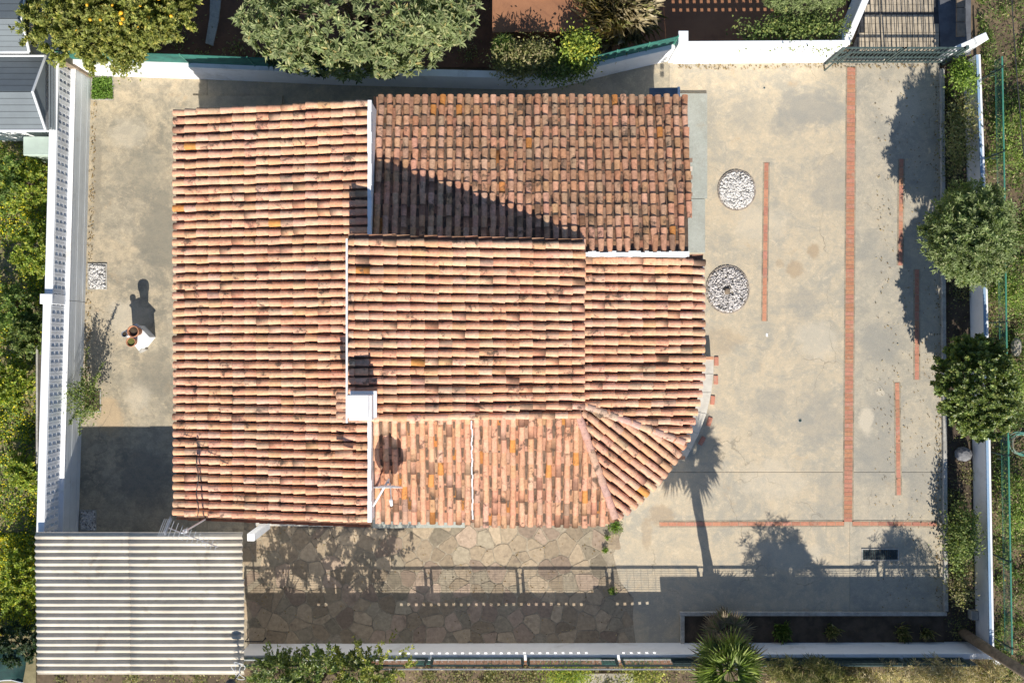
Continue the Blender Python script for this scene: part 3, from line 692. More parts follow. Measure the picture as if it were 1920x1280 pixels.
# ------------------------------------------------------------------ gate
gate = thing('gate', 'green metal double gate with close upright bars', 'gate', P(1656,118)); gy = P2(0,118)[1]
def leaf(x0, x1):
    a, b = P2(x0,0)[0], P2(x1,0)[0]; f = MB()
    for z in (.08, .55, 1.0, 1.42): f.box(a, b, gy-.02, gy+.02, z-.02, z+.02)
    for x in (a, b-.04): f.box(x, x+.04, gy-.021, gy+.021, .06, 1.44)
    fr = keep(build('gate_leaf', f, M['gmet']), gate); x = a+.12
    while x < b-.08:
        k = build('bar', MB().box(x, x+.02, gy-.011, gy+.011, .1, 1.41), M['gmet']); k.parent = fr; x += .11
M['gmet'] = m_plain('grey_green_metal', (.075,.11,.108), (.05,.075,.073), 6, .5)
leaf(1552, 1657); leaf(1660, 1766)
for x in (1549, 1769): keep(build('gate_post', MB().box(P2(x,0)[0]-.04, P2(x,0)[0]+.04, gy-.05, gy+.05, -.1, 1.5), M['gmet'], bevel=.006), gate)
st = thing('gate_stay', 'dark tubular stay frame leaning at the left end of the gate', 'stay', P(1548,122))
keep(build('tube', MB().tube([(P2(1546,0)[0],gy-.22,0),(P2(1546,0)[0],gy-.22,1.2),(P2(1566,0)[0],gy-.08,1.3),(P2(1566,0)[0],gy-.08,.2)], .022), M['gmet']), st)

# ------------------------------------------------------------------ corrugated shed
shed = thing('shed', 'shed with a weathered grey corrugated sheet roof', 'shed', P(262,1130))
sx0, sx1, sy0, sy1 = P(67,0,2.0)[0], P(457,0,2.0)[0], P(0,1262,1.95)[1], P(0,999,2.0)[1]
keep(build('wall', MB().box(sx0+.15, sx1-1.2, sy0+.15, sy1-1.3, -.15, 1.88), M['white']), shed)
nw = 21; wp = (sy1-sy0)/nw
def corr(xa, xb, wa, wb, dz):
    V = []; F = []; xs = np.linspace(xa, xb, 9); ss = np.linspace(wa-.12, wb+.12, int((wb-wa)*10+3)); e = .03*random.uniform(-1, 1)
    for s in ss:
        for x in xs:
            f = -math.cos(2*math.pi*s); h = .035*(f if f < 0 else f**.8)
            V.append((x+(e if x in (xa, xb) else 0), sy0+s*wp, 1.965+dz+h+.05*((s)/nw)+.004*math.sin(x*2.3+s)))
    n = len(xs)
    for i in range(len(ss)-1):
        for j in range(n-1): F.append((i*n+j, i*n+j+1, (i+1)*n+j+1, (i+1)*n+j))
    me = bpy.data.meshes.new('corrugated_sheet'); me.from_pydata(V, [], F); o = link('corrugated_sheet', me, M['cement'], None, True)
    m = o.modifiers.new('thick', 'SOLIDIFY'); m.thickness = .008
    return keep(o, shed)
for i in range(3):
    corr(sx0, sx0+(sx1-sx0)*.47, i*7, i*7+7, .0+.010*(i % 2)); corr(sx0+(sx1-sx0)*.455, sx1, i*7, i*7+7, .014+.010*(i % 2))
keep(build('end_pier', MB().box(sx1+.02, sx1+.22, sy1-.26, sy1-.06, -.1, 1.75), M['white'], bevel=.01), shed)
keep(build('fascia', MB().box(sx0+.1, sx0+.9, sy0-.02, sy0+.03, 1.6, 1.86), M['whitep']), shed)
# metal frame by the shed door
o = thing('metal_frame', 'thin dark metal frame standing on the flagstones by the shed', 'frame', P(482,1195)); c = P(482,1195)
keep(build('hoop', MB().tube([(c[0]-.25,c[1],0),(c[0]-.25,c[1],.35),(c[0]+.25,c[1],.35),(c[0]+.25,c[1],0)], .018), M['dark']), o)
keep(build('hoop', MB().tube([(c[0]-.25,c[1]-.22,0),(c[0]-.25,c[1]-.22,.35),(c[0]+.25,c[1]-.22,.35),(c[0]+.25,c[1]-.22,0)], .018), M['dark']), o)
# outdoor lamp post at the shed corner
c = (sx1-.10, sy0+.04, 0); o = thing('lamp_bracket', 'thin dark lamp bracket with tangled wire at the shed corner', 'lamp', c)
keep(build('pole', MB().tube([(c[0],c[1],1.5),(c[0],c[1],2.75)], .022), M['dark']), o)
keep(build('lamp_head', MB().lathe([(.02,0),(.12,.03),(.13,.10),(.05,.15),(.01,.16)], (c[0]-.02,c[1]-.02,2.7), 10), M['dark']), o)
keep(build('wire', MB().tube([(c[0]+.13*math.cos(a*1.3)+.05*math.sin(a*3), c[1]+.1+.22*math.sin(a*.9), 2.08+.02*a) for a in np.linspace(0, 12, 60)], .008, 4), M['whitep']), o)

# ------------------------------------------------------------------ neighbouring sheds, upper left
def panel_roof(label, x0, x1, ya, yr, yb, z, zr, hip_):
    r = thing('outbuilding', label, 'outbuilding', P((x0+x1)/2, yr))
    X0, X1 = P(x0,0,z)[0], P(x1,0,z)[0]; Ya, Yb, Yr = P(0,ya,z)[1], P(0,yb,z)[1], P(0,yr,zr)[1]; XR = X1-hip_
    keep(build('wall', MB().box(X0, X1-.2, Yb+.12, Ya-.12, -.15, z-.08), M['white']), r)
    def strip(x_0, x_1, side):
        a, b = (Ya, Yr+.002) if side else (Yr-.002, Yb); za, zb = (z, zr) if side else (zr, z)
        return MB().add([(x_0,a,za-.03),(x_1,a,za-.03),(x_1,b,zb-.03),(x_0,b,zb-.03),(x_0,a,za),(x_1,a,za),(x_1,b,zb),(x_0,b,zb)],
                        [(0,1,2,3),(4,7,6,5),(0,4,5,1),(1,5,6,2),(2,6,7,3),(3,7,4,0)])
    n = 6
    for s in (0, 1):
        for i in range(n):                                     # horizontal cladding boards
            f0, f1 = i/n, (i+1)/n-.012; a0, a1 = (Ya, Yr) if s else (Yb, Yr)
            y0, y1 = a0+(a1-a0)*f0, a0+(a1-a0)*f1; q0, q1 = z+(zr-z)*f0, z+(zr-z)*f1
            xe0, xe1 = X1-hip_*f0, X1-hip_*f1
            keep(build('roof_board', MB().add([(X0,y0,q0),(xe0,y0,q0),(xe1,y1,q1),(X0,y1,q1),(X0,y0,q0-.03),(xe0,y0,q0-.03),(xe1,y1,q1-.03),(X0,y1,q1-.03)],
                 [(0,1,2,3),(7,6,5,4),(0,4,5,1),(1,5,6,2),(2,6,7,3),(3,7,4,0)]), M['grey']), r)
    keep(build('under_roof', MB().add([(X0,Ya,z-.04),(X1,Ya,z-.04),(XR,Yr,zr-.04),(X0,Yr,zr-.04),(X1,Yb,z-.04),(X0,Yb,z-.04)], [(0,1,2,3),(3,2,4,5)]), M['grey']), r)
    e = MB().tube([(X1,Ya,z+.01),(XR,Yr,zr+.01),(X1,Yb,z+.01)], .035, 6); keep(build('edge_trim', e, M['whitep']), r)
    keep(build('edge_trim', MB().tube([(X0,Yb,z),(X1,Yb,z)], .04, 6), M['whitep']), r); keep(build('edge_trim', MB().tube([(X0,Ya,z),(X1,Ya,z)], .03, 6), M['whitep']), r)
    keep(build('gable_panel', MB().add([(X1-.02,Ya,z-.02),(XR,Yr,zr-.02),(X1-.02,Yb,z-.02)], [(0,1,2)]), M['grey']), r)
    if hip_ > 0:
        for i in range(4):
            xa = X1+.03+i*.055; keep(build('side_slat', MB().box(xa, xa+.045, Yb+.05, Ya-.05, z-.12-.03*i, z-.09-.03*i), M['grey']), r)
panel_roof('grey panelled shed roof with white edges beside the pierced wall', -70, 86, 105, 172, 245, 1.9, 2.35, .13)
panel_roof('grey panelled shed roof in the top left corner', -90, 55, -45, 35, 98, 2.1, 2.5, 0)
o = thing('water_tank', 'pale green flat topped tank beside the pierced wall', 'tank', P(72,273)); a, b = P2(44,257,1.3), P2(101,290,1.3)
keep(build('body', MB().box(a[0], b[0], b[1], a[1], -.15, 1.22), M['tank'] if 'tank' in M else M.setdefault('tank', m_plain('pale_green_plastic', (.42,.50,.44), (.38,.45,.40), 4, .6)), bevel=.03), o)
keep(build('lid', MB().box(a[0]-.02, b[0]+.0, b[1]-.02, a[1]+.02, 1.225, 1.29), M['tank'], bevel=.02), o)
o = thing('brick_pillar', 'small square masonry pillar at the corner of the white wall', 'pillar', P(113,103)); c = P(110,105,1.9)
keep(build('shaft', MB().box(c[0]-.1,c[0]+.1,c[1]-.1,c[1]+.1,-.15,1.88), M['wood']), o); keep(build('cap', MB().box(c[0]-.12,c[0]+.12,c[1]-.12,c[1]+.12,1.88,1.95), M['kerb'], bevel=.01), o)
o = thing('cold_frame', 'low white edged cold frame beside the pierced wall in the weeds', 'frame', P(82,770)); a, b = P2(68,648,.6), P2(94,900,.6)
fr = MB(); fr.box(a[0],a[0]+.05,b[1],a[1],-.15,.62); fr.box(b[0]-.05,b[0],b[1],a[1],-.15,.62); fr.box(a[0]+.051,b[0]-.051,a[1]-.05,a[1],-.15,.615); fr.box(a[0]+.051,b[0]-.051,b[1],b[1]+.05,-.15,.615)
keep(build('curb', fr, M['kerb']), o); keep(build('soil_fill', MB().box(a[0]+.052,b[0]-.052,b[1]+.052,a[1]-.052,-.15,.40), M['rubble']), o)

# ------------------------------------------------------------------ things on the roof
dish = thing('satellite_dish', 'upright satellite dish on a white arm above the sunlit roof', 'satellite dish', (P(728,908,4.15)))
dc = Vector(P(728,909,4.15)); V = []; F = []; tilt = math.radians(9); n = 28; rings = 7; R = 0.36
nrm, upv = Vector((0,-math.cos(tilt),math.sin(tilt))), Vector((0,math.sin(tilt),math.cos(tilt)))
for i in range(rings+1):
    r = R*i/rings
    for k in range(n):
        a = 2*math.pi*k/n; V.append(Vector((r*math.cos(a),0,0)) + upv*(r*1.12*math.sin(a)) + nrm*(.055*(r/R)**2))
for i in range(rings):
    for k in range(n): F.append((i*n+k, i*n+(k+1)%n, (i+1)*n+(k+1)%n, (i+1)*n+k))
me = bpy.data.meshes.new('reflector'); me.from_pydata([Vector(v)+dc for v in V], [], F); o = link('reflector', me, M['whitep'], None, True)
m = o.modifiers.new('thick', 'SOLIDIFY'); m.thickness = .012; keep(o, dish)
w0 = Vector((-3.42, P(0,952,4.0)[1], 3.75))
keep(build('mount_arm', MB().tube([w0, dc+Vector((-.02,.10,-.30)), dc+Vector((0,.06,0))], .028), M['whitep']), dish)
keep(build('feed_arm', MB().tube([dc+Vector((0,0,-.38)), dc+Vector((.06,-.5,-.18))], .014), M['galv']), dish)
keep(build('receiver_head', MB().tube([dc+Vector((.06,-.52,-.16)), dc+Vector((.05,-.38,-.10))], [.035,.045], 8), M['whitep']), dish)
keep(build('cable', MB().tube([dc+Vector((.06,-.5,-.2)), dc+Vector((.12,-.52,-.42)), dc+Vector((.25,-.6,-.62)), dc+Vector((.3,-.55,-.66))], .006, 4), M['dark']), dish)
ant = thing('television_antenna', 'tall rooftop television antenna leaning out over the corrugated shed', 'antenna', P(386,972,3.0))
b0 = Vector(P(388,971,2.9)); t0 = Vector((b0.x-.02, b0.y-.02, 4.75))
keep(build('mast', MB().tube([b0-Vector((0,0,.4)), t0], .02, 8), M['whitep']), ant)
keep(build('wall_bracket', MB().tube([b0+Vector((.3,.1,0)), b0, b0+Vector((.2,-.02,.1))], .02, 6), M['whitep']), ant)
bd = Vector((.93,-.36,0)); bs = t0+Vector((-.35,.10,-.12)); sd = Vector((.36,.93,0))
keep(build('boom', MB().tube([bs, bs+bd*1.25], .012), M['galv']), ant)
for i in range(11):
    c = bs+bd*(.06+.115*i); hl = .20-.009*i
    keep(build('element', MB().tube([c-sd*hl, c+sd*hl], .007, 5), M['galv']), ant)
rf = MB()
for i in range(5):
    for s in (-1, 1): rf.tube([bs+Vector((0,0,s*.05*i))-sd*.22-bd*.03*i, bs+Vector((0,0,s*.05*i))+sd*.22-bd*.03*i], .006, 4)
keep(build('reflector_grid', rf, M['galv']), ant)
keep(build('junction_box', MB().box(t0.x-.05,t0.x+.05,t0.y-.04,t0.y+.04,t0.z-.35,t0.z-.2), M['whitep'], bevel=.01), ant)
cb = tag(build('mast_shadow', MB().tube([Vector(P(372+2*math.sin(i*.8), 968-i*7.5, 3.05+.004*i)) + Vector((0,0,.085)) for i in range(17)], .011, 5), M['dark']), 'thin black line laid on the large roof as the painted antenna mast shadow', 'cable')  # black line on the tiles stands in for the mast's cast shadow

# ------------------------------------------------------------------ small things in the yard
def pebbles(n, fn, name='pebbles', tint=(.74,.72,.70), smin=.018, smax=.042, dark=.1):
    ico = [(0,0,1),(.9,0,.4),(.28,.85,.4),(-.73,.53,.4),(-.73,-.53,.4),(.28,-.85,.4),(.73,.53,-.4),(-.28,.85,-.4),(-.9,0,-.4),(-.28,-.85,-.4),(.73,-.53,-.4),(0,0,-1)]
    fc = [(0,1,2),(0,2,3),(0,3,4),(0,4,5),(0,5,1),(1,6,2),(2,7,3),(3,8,4),(4,9,5),(5,10,1),(6,7,2),(7,8,3),(8,9,4),(9,10,5),(10,6,1),(11,7,6),(11,8,7),(11,9,8),(11,10,9),(11,6,10)]
    B = np.array(ico); Fb = np.array(fc); Vs = []; Fs = []; Cs = []
    for i in range(n):
        x, y, z = fn(); s = random.uniform(smin, smax); a = random.uniform(0, 6.28); R2 = np.array([[math.cos(a),-math.sin(a),0],[math.sin(a),math.cos(a),0],[0,0,1]])
        v = (B*np.array([s*random.uniform(.9,1.5), s*random.uniform(.7,1.0), s*random.uniform(.5,.8)])*rng.uniform(.85,1.15,(12,1)))@R2.T + np.array([x, y, z])
        Vs.append(v); Fs.append(Fb+12*i); q = random.uniform(.78,1.1) if random.random() > dark else random.uniform(.22,.55); Cs.append(np.tile(np.array(tint)*q, (12,1)))
    return np_mesh(name, np.concatenate(Vs), np.concatenate(Fs), np.concatenate(Cs))
def round_bed(px, py, rx, ry, label, stump):
    c = P(px, py); r = thing('pebble_bed', label, 'pebble bed', c); rx /= PX; ry /= PX; n = 34
    for k in range(n):                                        # edging stones
        a = 2*math.pi*(k+.5)/n; s = 2*math.pi*rx/n*.46; rr = random.uniform(.55,1.0)
        mb = MB(); mb.prism([(-s,-.03),(s,-.03),(s*.95,.03),(-s*.9,.03)], -.02, .03*random.uniform(.7,1.2), (.42*rr,.36*rr,.31*rr,1))
        o = build('edging_stone', mb, M['pebble'], r); o.location = (rx*math.cos(a), ry*math.sin(a), .0); o.rotation_euler = (0,0,math.atan2(ry*math.cos(a), -rx*math.sin(a)))
    o = build('soil', MB().prism([(rx*.97*math.cos(2*math.pi*k/30), ry*.97*math.sin(2*math.pi*k/30)) for k in range(30)], -.01, .012), M['rubble'], r)
    def fn():
        while True:
            a, q = random.uniform(0,6.28), math.sqrt(random.random())*.95
            if stump and q < .22 and random.random() < .75: continue
            if not stump and q > .7 and math.sin(a) > .3 and random.random() < .35: continue
            return rx*q*math.cos(a), ry*q*math.sin(a), .02+random.uniform(0,.03)+.03*(1-q)
    stuff(link('pebbles', pebbles(1500, fn, tint=(.72,.69,.66) if not stump else (.64,.60,.58), smin=.014, smax=.034, dark=.12 if not stump else .24), M['pebble'], r))
    if stump:
        build('stump', MB().lathe([(.11,0),(.085,.08),(.07,.13),(.03,.14)], (-.02,-.05,.0), 9), M['wood'], r)
round_bed(1381, 357, 34, 36, 'round white pebble bed, the upper and smaller of the two', False)
round_bed(1364, 543, 39, 43, 'round white pebble bed with a cut stump in the middle', True)
def square_bed(x0, x1, y0, y1, label, n, kind):
    a, b = P2(x0,y1), P2(x1,y0); r = thing('square_bed', label, 'garden bed', P((x0+x1)/2,(y0+y1)/2)); cx, cy, _ = r.location
    fr = MB(); t = .03
    fr.box(a[0],b[0],a[1],a[1]+t,-.02,.03); fr.box(a[0],b[0],b[1]-t,b[1],-.02,.03); fr.box(b[0]-t,b[0],a[1]+t+.001,b[1]-t-.001,-.02,.028); fr.box(a[0],a[0]+t,a[1]+t+.001,b[1]-t-.001,-.02,.028)
    keep(build('edging', fr, M['kerb']), r); keep(build('soil', MB().box(a[0]+t+.001,b[0]-t-.001,a[1]+t+.001,b[1]-t-.001,-.02,.008), M['bed' if kind == 'soil' else 'rubble']), r)
    if kind == 'pebble':
        fn = lambda: (random.uniform(a[0]+.05,b[0]-.05), random.uniform(a[1]+.05,b[1]-.05), .02+random.uniform(0,.03))
        o = keep(link('pebbles', pebbles(n, fn, tint=(.64,.62,.60), smin=.014, smax=.036, dark=.12), M['pebble']), r); stuff(o)
    return r
square_bed(165, 201, 494, 543, 'square white pebble bed against the pierced wall in the sun', 560, 'pebble')
square_bed(150, 181, 955, 995, 'square pebble bed in the dark shadow beside the shed', 420, 'pebble')
square_bed(157, 190, 730, 773, 'small square soil bed under the straggly shrub', 0, 'soil')
square_bed(172, 213, 144, 188, 'square bed full of clover in the wall corner', 0, 'soil')
tb = thing('garden_table', 'low white masonry table turned like a diamond, carrying pots', 'table', P(266,640)); tc = P(262,635,.55)
q = [P2(230,622,.6),P2(256,606,.6),P2(281,632,.6),P2(260,657,.6)]
keep(build('table_top', MB().prism(q, .56, .60), M['white'], bevel=.008), tb)
keep(build('pedestal', MB().prism(shrink(q, .05), -.01, .558), M['white'], bevel=.01), tb)
def pot(px, py, z0, r, h, mat, label, top=None):
    c = P(px, py, z0+h); o = thing('plant_pot', label, 'plant pot', (c[0],c[1],z0))
    prof = [(r*.68,0),(r*.95,h*.8),(r*1.08,h*.81),(r*1.08,h),(r*.93,h),(r*.88,h*.75)]
    build('pot_wall', MB().lathe(prof, (0,0,0), 18), mat, o, True)
    build('fill', MB().lathe([(r*.87,h*.70),(r*.87,h*.80),(r*.4,h*.83)], (0,0,0), 14), top or M['bed'], o)
    return o
M['moss'] = m_plain('moss', (.16,.17,.05), (.10,.11,.03), 20, .95, 0, .8)
M['glaze'] = m_plain('blue_glaze', (.25,.27,.33), (.18,.2,.25), 6, .35)
pot(249,621,.60,.15,.42,M['clay'],'tall empty terracotta pot on the white table')
pot(245,641,.60,.125,.26,M['clay'],'terracotta pot topped with moss on the white table',M['moss'])
pot(233,626,.60,.08,.20,M['glaze'],'small blue grey pot at the corner of the white table')
o = tag(build('concrete_block', MB().box(-.10,.10,-.08,.08,0,.18), M['kerb'], bevel=.012), 'grey concrete block on the ground below the white table', 'block'); o.location = P(267,654,.1)[:2]+(0,); o.rotation_euler = (0,0,.5)
dr = thing('drain_grate', 'dark rectangular drain grate in the lower lane', 'drain', P(1650,1039)); c = dr.location
build('frame', MB().box(-.53,-.50,-.17,.17,-.01,.02).box(.50,.53,-.17,.17,-.01,.02).box(-.499,.499,-.17,-.14,-.01,.019).box(-.499,.499,.14,.17,-.01,.019), M['kerb'], dr)
build('pit_shade', MB().box(-.499,.499,-.139,.139,-.01,.004), M['dark'], dr)  # flat dark plate under the bars, painted in place of a shaded hollow
for i in range(16): build('bar', MB().box(-.49+i*.0625,-.465+i*.0625,-.138,.138,.005,.014), M['dkmet'], dr)
for px, py, r, lb in ((1500,788,.06,'small round drain cover in the middle of the yard'),(1433,165,.035,'tiny round drain cover near the tall bright wall')):
    o = thing('drain_cover', lb, 'drain cover', P(px,py)); build('ring', MB().lathe([(r,-.01),(r,.006),(r*.8,.007)], (0,0,0), 14), M['kerb'], o); build('lid', MB().lathe([(r*.78,-.01),(r*.75,.009)], (0,0,0), 14), M['dkmet'], o)
o = tag(build('paint_spot', MB().prism([(.035*random.uniform(.5,1.2)*math.cos(k*.52),.06*random.uniform(.5,1.2)*math.sin(k*.52)) for k in range(12)], 0, .004), M['white']), 'small splash of white paint on the yard concrete', 'paint'); o.location = P(1438,628)
# utility pole and cables
M['boul'] = m_plain('boulder_stone', (.24,.24,.25), (.15,.15,.16), 6, .9, 0, .5)
pole = thing('utility_pole', 'weathered wooden utility pole in the lower right corner', 'pole', P(1806,1186)); c = pole.location
build('shaft', MB().tube([(0,0,-.1),(0,0,3.5),(0,0,7.2)], [.15,.135,.115], 10), M['wood'], pole, True)
build('crossarm', MB().box(-.5,.5,-.05,.05,6.75,6.87), M['wood'], pole)
for x in (-.42, 0.2, .42): build('insulator', MB().lathe([(.02,0),(.04,.04),(.03,.1),(.01,.12)], (x,0,6.87), 8), M['white'], pole)
build('sleeve', MB().tube([(.1,-.1,0),(.13,-.12,2.2)], .025, 6), M['whitep'], pole)
cabt = [Vector((c.x+.42,c.y,6.95))]; ce = Vector(P(1893,-80,5.2))
mbc = MB().tube([cabt[0].lerp(ce, f)-Vector((0,0,.9*4*f*(1-f))) for f in np.linspace(0,1,24)], .012, 5)
tag(build('overhead_cable', mbc, M['dark']), 'black overhead cable running up the right edge from the wooden pole', 'cable')
ce2 = Vector(P(1300,-60,4.2)); tag(build('overhead_cable', MB().tube([Vector((c.x+.2,c.y,6.95)).lerp(ce2, f)*1.0+Vector((14.5*4*f*(1-f)*.0,0,-.6*4*f*(1-f))) for f in np.linspace(0,1,2)], .001, 3), M['dark']), 'hair thin wire crossing above the yard from the wooden pole', 'cable') if False else None
# odds and ends on the right
o = thing('garden_hose', 'coiled green garden hose lying in the weeds at the right edge', 'hose', P(1908,830))
build('coil', MB().tube([(.28*(1+.12*math.sin(a*.7))*math.cos(a), .30*(1+.1*math.cos(a*.45))*math.sin(a), .0+.012*a) for a in np.linspace(0, 31, 150)], .016, 5), M['hose'] if 'hose' in M else M.setdefault('hose', m_plain('hose_rubber', (.30,.25,.20), (.05,.30,.24), 3, .5)), o)
o = tag(build('rubble_sack', MB().lathe([(.05,0),(.26,.04),(.30,.16),(.20,.28),(.06,.32)], (0,0,0), 11), M['rubble'], None, True), 'pale rounded sack lying in the weeds at the right edge', 'sack'); o.location = P(1903,650); o.scale = (.55,.95,.5)
o = tag(build('boulder', MB().lathe([(.10,-.02),(.24,.06),(.22,.2),(.12,.28),(.03,.3)], (0,0,0), 9), M['boul'], None, False), 'grey boulder in the tree strip below the rounded tree', 'boulder'); o.location = P(1803,850); o.scale = (1,.9,1)
o = tag(build('concrete_block', MB().box(-.1,.1,-.13,.13,-.05,.2), M['kerb'], bevel=.015), 'small pale hollow block at the foot of the right wall', 'block'); o.location = P(1822,1150)
o = tag(build('rubbish_bag', MB().lathe([(.05,0),(.12,.03),(.13,.10),(.05,.17),(.02,.2)], (0,0,0), 9), M['whitep'], None, True), 'white bag lying at the foot of the utility pole', 'bag'); o.location = P(1868,1236); o.scale = (1.3,1,.8)

# ------------------------------------------------------------------ plants
def unit(a): return a/np.maximum(1e-9, np.linalg.norm(a, axis=1, keepdims=True))
def leaf_mesh(name, C, D, N, L, W, K, fold=.25, droop=0.0):
    """leaves: centre base C, axis D, normal N, length L, width W, colour K"""
    D = unit(D); Sd = unit(np.cross(D, N)); Nn = np.cross(Sd, D); n = len(C); L = L[:,None]; W = W[:,None]
    b = C; t = C+D*L-Nn*L*droop; m = C+D*L*.45
    l = m+Sd*W*.5+Nn*W*fold; r = m-Sd*W*.5+Nn*W*fold
    V = np.stack([b, l, t, r], 1).reshape(-1, 3); i = np.arange(n)[:,None]*4
    F = np.concatenate([i+np.array([[0,1,2]]), i+np.array([[0,2,3]])], 1).reshape(-1, 3)
    return np_mesh(name, V, F, np.repeat(K, 4, 0))
def tints(n, cols, wts, jit=.18):
    cols = np.array(cols); k = rng.choice(len(cols), n, p=np.array(wts)/sum(wts)); return cols[k]*rng.uniform(1-jit, 1+jit, (n,1))
GREEN = ([(.13,.20,.05),(.19,.26,.07),(.08,.13,.035),(.26,.29,.09)], [4,4,3,1.2])
def crown(name, c, rad, nclump, per, L, W, pal, parent, mat='leaf', clump=.22, up=.35, hollow=.55, rosette=False, skew=1.0, bottom=-.6, jit=.2, shoot=0.0, lobes=.26):
    """leaf clumps spread through an uneven ellipsoid"""
    c = np.array(c); rad = np.array(rad); d = unit(rng.normal(size=(nclump*3, 3))); d = d[d[:,2] > bottom][:nclump]; m = len(d)
    lump = np.ones(m)
    for _ in range(12):                                         # big uneven lobes and notches
        ax = unit(rng.normal(size=(1,3)))[0]; lump += rng.uniform(-lobes,lobes)*np.clip((d@ax-.45)/.55, 0, 1)
    r = (hollow+(1-hollow)*rng.random(m)**.55)*lump
    cc = c+d*rad*r[:,None]
    clump_tone = rng.uniform(.72, 1.25, (m,1))
    per_n = np.maximum(3, (per*rng.uniform(.6,1.4,m))).astype(int); idx = np.repeat(np.arange(m), per_n); n = len(idx)
    out = unit(d/ rad*rad.mean() + np.array([0,0,up]))
    if shoot:                                                  # leaves set along outward growing twigs
        ax = unit(out+rng.normal(size=(m,3))*.35)[idx]; u = rng.random((n,1))**.8; rd = rng.normal(size=(n,3)); rd = unit(rd-ax*np.sum(rd*ax,1,keepdims=True))
        D = unit(rd+ax*rng.uniform(.3,1.3,(n,1))); C = cc[idx]+ax*u*shoot*np.repeat(rng.uniform(.5,1.3,(m,1)),per_n,0)+rd*.012; N = unit(ax*.3+rng.normal(size=(n,3))*.38+np.array([0,-.45,.9]))
    elif rosette:
        ax = out[idx]; rd = rng.normal(size=(n,3)); rd = unit(rd-ax*np.sum(rd*ax,1,keepdims=True))
        D = unit(rd+ax*rng.uniform(.15,.9,(n,1))); C = cc[idx]+rng.normal(size=(n,3))*clump*.18; N = unit(ax*.6+rng.normal(size=(n,3))*.25+np.array([0,-.3,.4]))
    else:
        C = cc[idx]+rng.normal(size=(n,3))*clump*np.array([1,1,.75]); D = unit(rng.normal(size=(n,3))+out[idx]*.55); N = unit(rng.normal(size=(n,3))*.5+out[idx]*.5+np.array([0,-.4,.8]))
    K = np.clip(tints(n, *pal, jit)*clump_tone[idx], 0, .8)
    return link(name, leaf_mesh(name, C, D, N, L*rng.uniform(.65,1.25,n), W*rng.uniform(.7,1.2,n), K, droop=.12), M[mat], parent), cc
def limbs(parent, base, cc, r0, n=9, mat='bark', name='trunk', fork=.5):
    base = Vector(base); top = Vector(cc.mean(0)); mb = MB(); fk = base.lerp(top, fork)
    mb.tube([base-Vector((0,0,.1)), base.lerp(fk,.5)+Vector((.04,.03,0)), fk], [r0*1.2, r0*.95, r0*.75], 8)
    for k in rng.choice(len(cc), min(n, len(cc)), replace=False):
        e = Vector(cc[k]); m = fk.lerp(e,.5)+Vector((random.uniform(-.1,.1),random.uniform(-.1,.1),random.uniform(-.02,.12)))
        mb.tube([fk-Vector((0,0,.03)), m, e], [r0*.5, r0*.3, r0*.1], 5)
    return build(name, mb, M[mat], parent, True)
def tree(name, label, cat, px, py, z, rad, nclump, per, L, W, pal, base=None, r0=.07, group=None, nl=9, **kw):
    c = P(px, py, z); bx = P(*base)[:2] if base else c[:2]; root = thing(name, label, cat, (*bx, -.1), group); off = np.array([bx[0], bx[1], -.1])
    o, cc = crown('crown', np.array(c)-off, rad, nclump, per, L, W, pal, root, **kw); limbs(root, (0,0,0), cc, r0, nl); return root, cc
def blades(name, C, H, W, pal, parent, lean=.5, mat='dry', jit=.2):
    n = len(C); a = rng.uniform(0, 6.28, n); l = rng.uniform(0, lean, n)
    D = np.stack([np.cos(a)*l, np.sin(a)*l, np.ones(n)], 1); N = np.stack([-np.sin(a), np.cos(a), np.zeros(n)], 1)+rng.normal(size=(n,3))*.3
    return link(name, leaf_mesh(name, C, D, N, H*rng.uniform(.5,1.3,n), W*rng.uniform(.7,1.3,n), tints(n, *pal, jit), fold=.1, droop=.35*lean), M[mat], parent)
def tuft(name, label, cat, px, py, r, n, H, W, pal, lean=.8, group=None, mat='dry', z=-.05):
    c = P(px, py); root = thing(name, label, cat, (c[0], c[1], z), group); q = rng.normal(size=(n,2))*r*.45
    blades('blades', np.concatenate([q, np.zeros((n,1))], 1), H, W, pal, root, lean, mat); return root

ORNG = ([(.21,.235,.06),(.29,.30,.085),(.14,.17,.045),(.46,.41,.11)], [4,4,2,1.2])
LOQ = ([(.19,.23,.10),(.27,.30,.145),(.13,.17,.07),(.38,.37,.19),(.36,.29,.11)], [4,4,2.5,1.2,.3])
OLV = ([(.19,.24,.10),(.27,.32,.15),(.12,.165,.06),(.42,.43,.24)], [4,4,2.5,1])
CIT = ([(.14,.19,.055),(.21,.255,.08),(.08,.12,.035),(.30,.31,.10)], [4,3.5,2.5,1])
LIME = ([(.22,.29,.05),(.33,.38,.07),(.14,.20,.04),(.50,.46,.07)], [4,3,2.5,1.5])
DRY = ([(.50,.42,.26),(.40,.33,.19),(.60,.52,.37),(.26,.26,.10)], [4,3,2,1.5])
DULL = ([(.19,.20,.08),(.28,.26,.11),(.12,.14,.05),(.40,.34,.19)], [4,3,2,2])

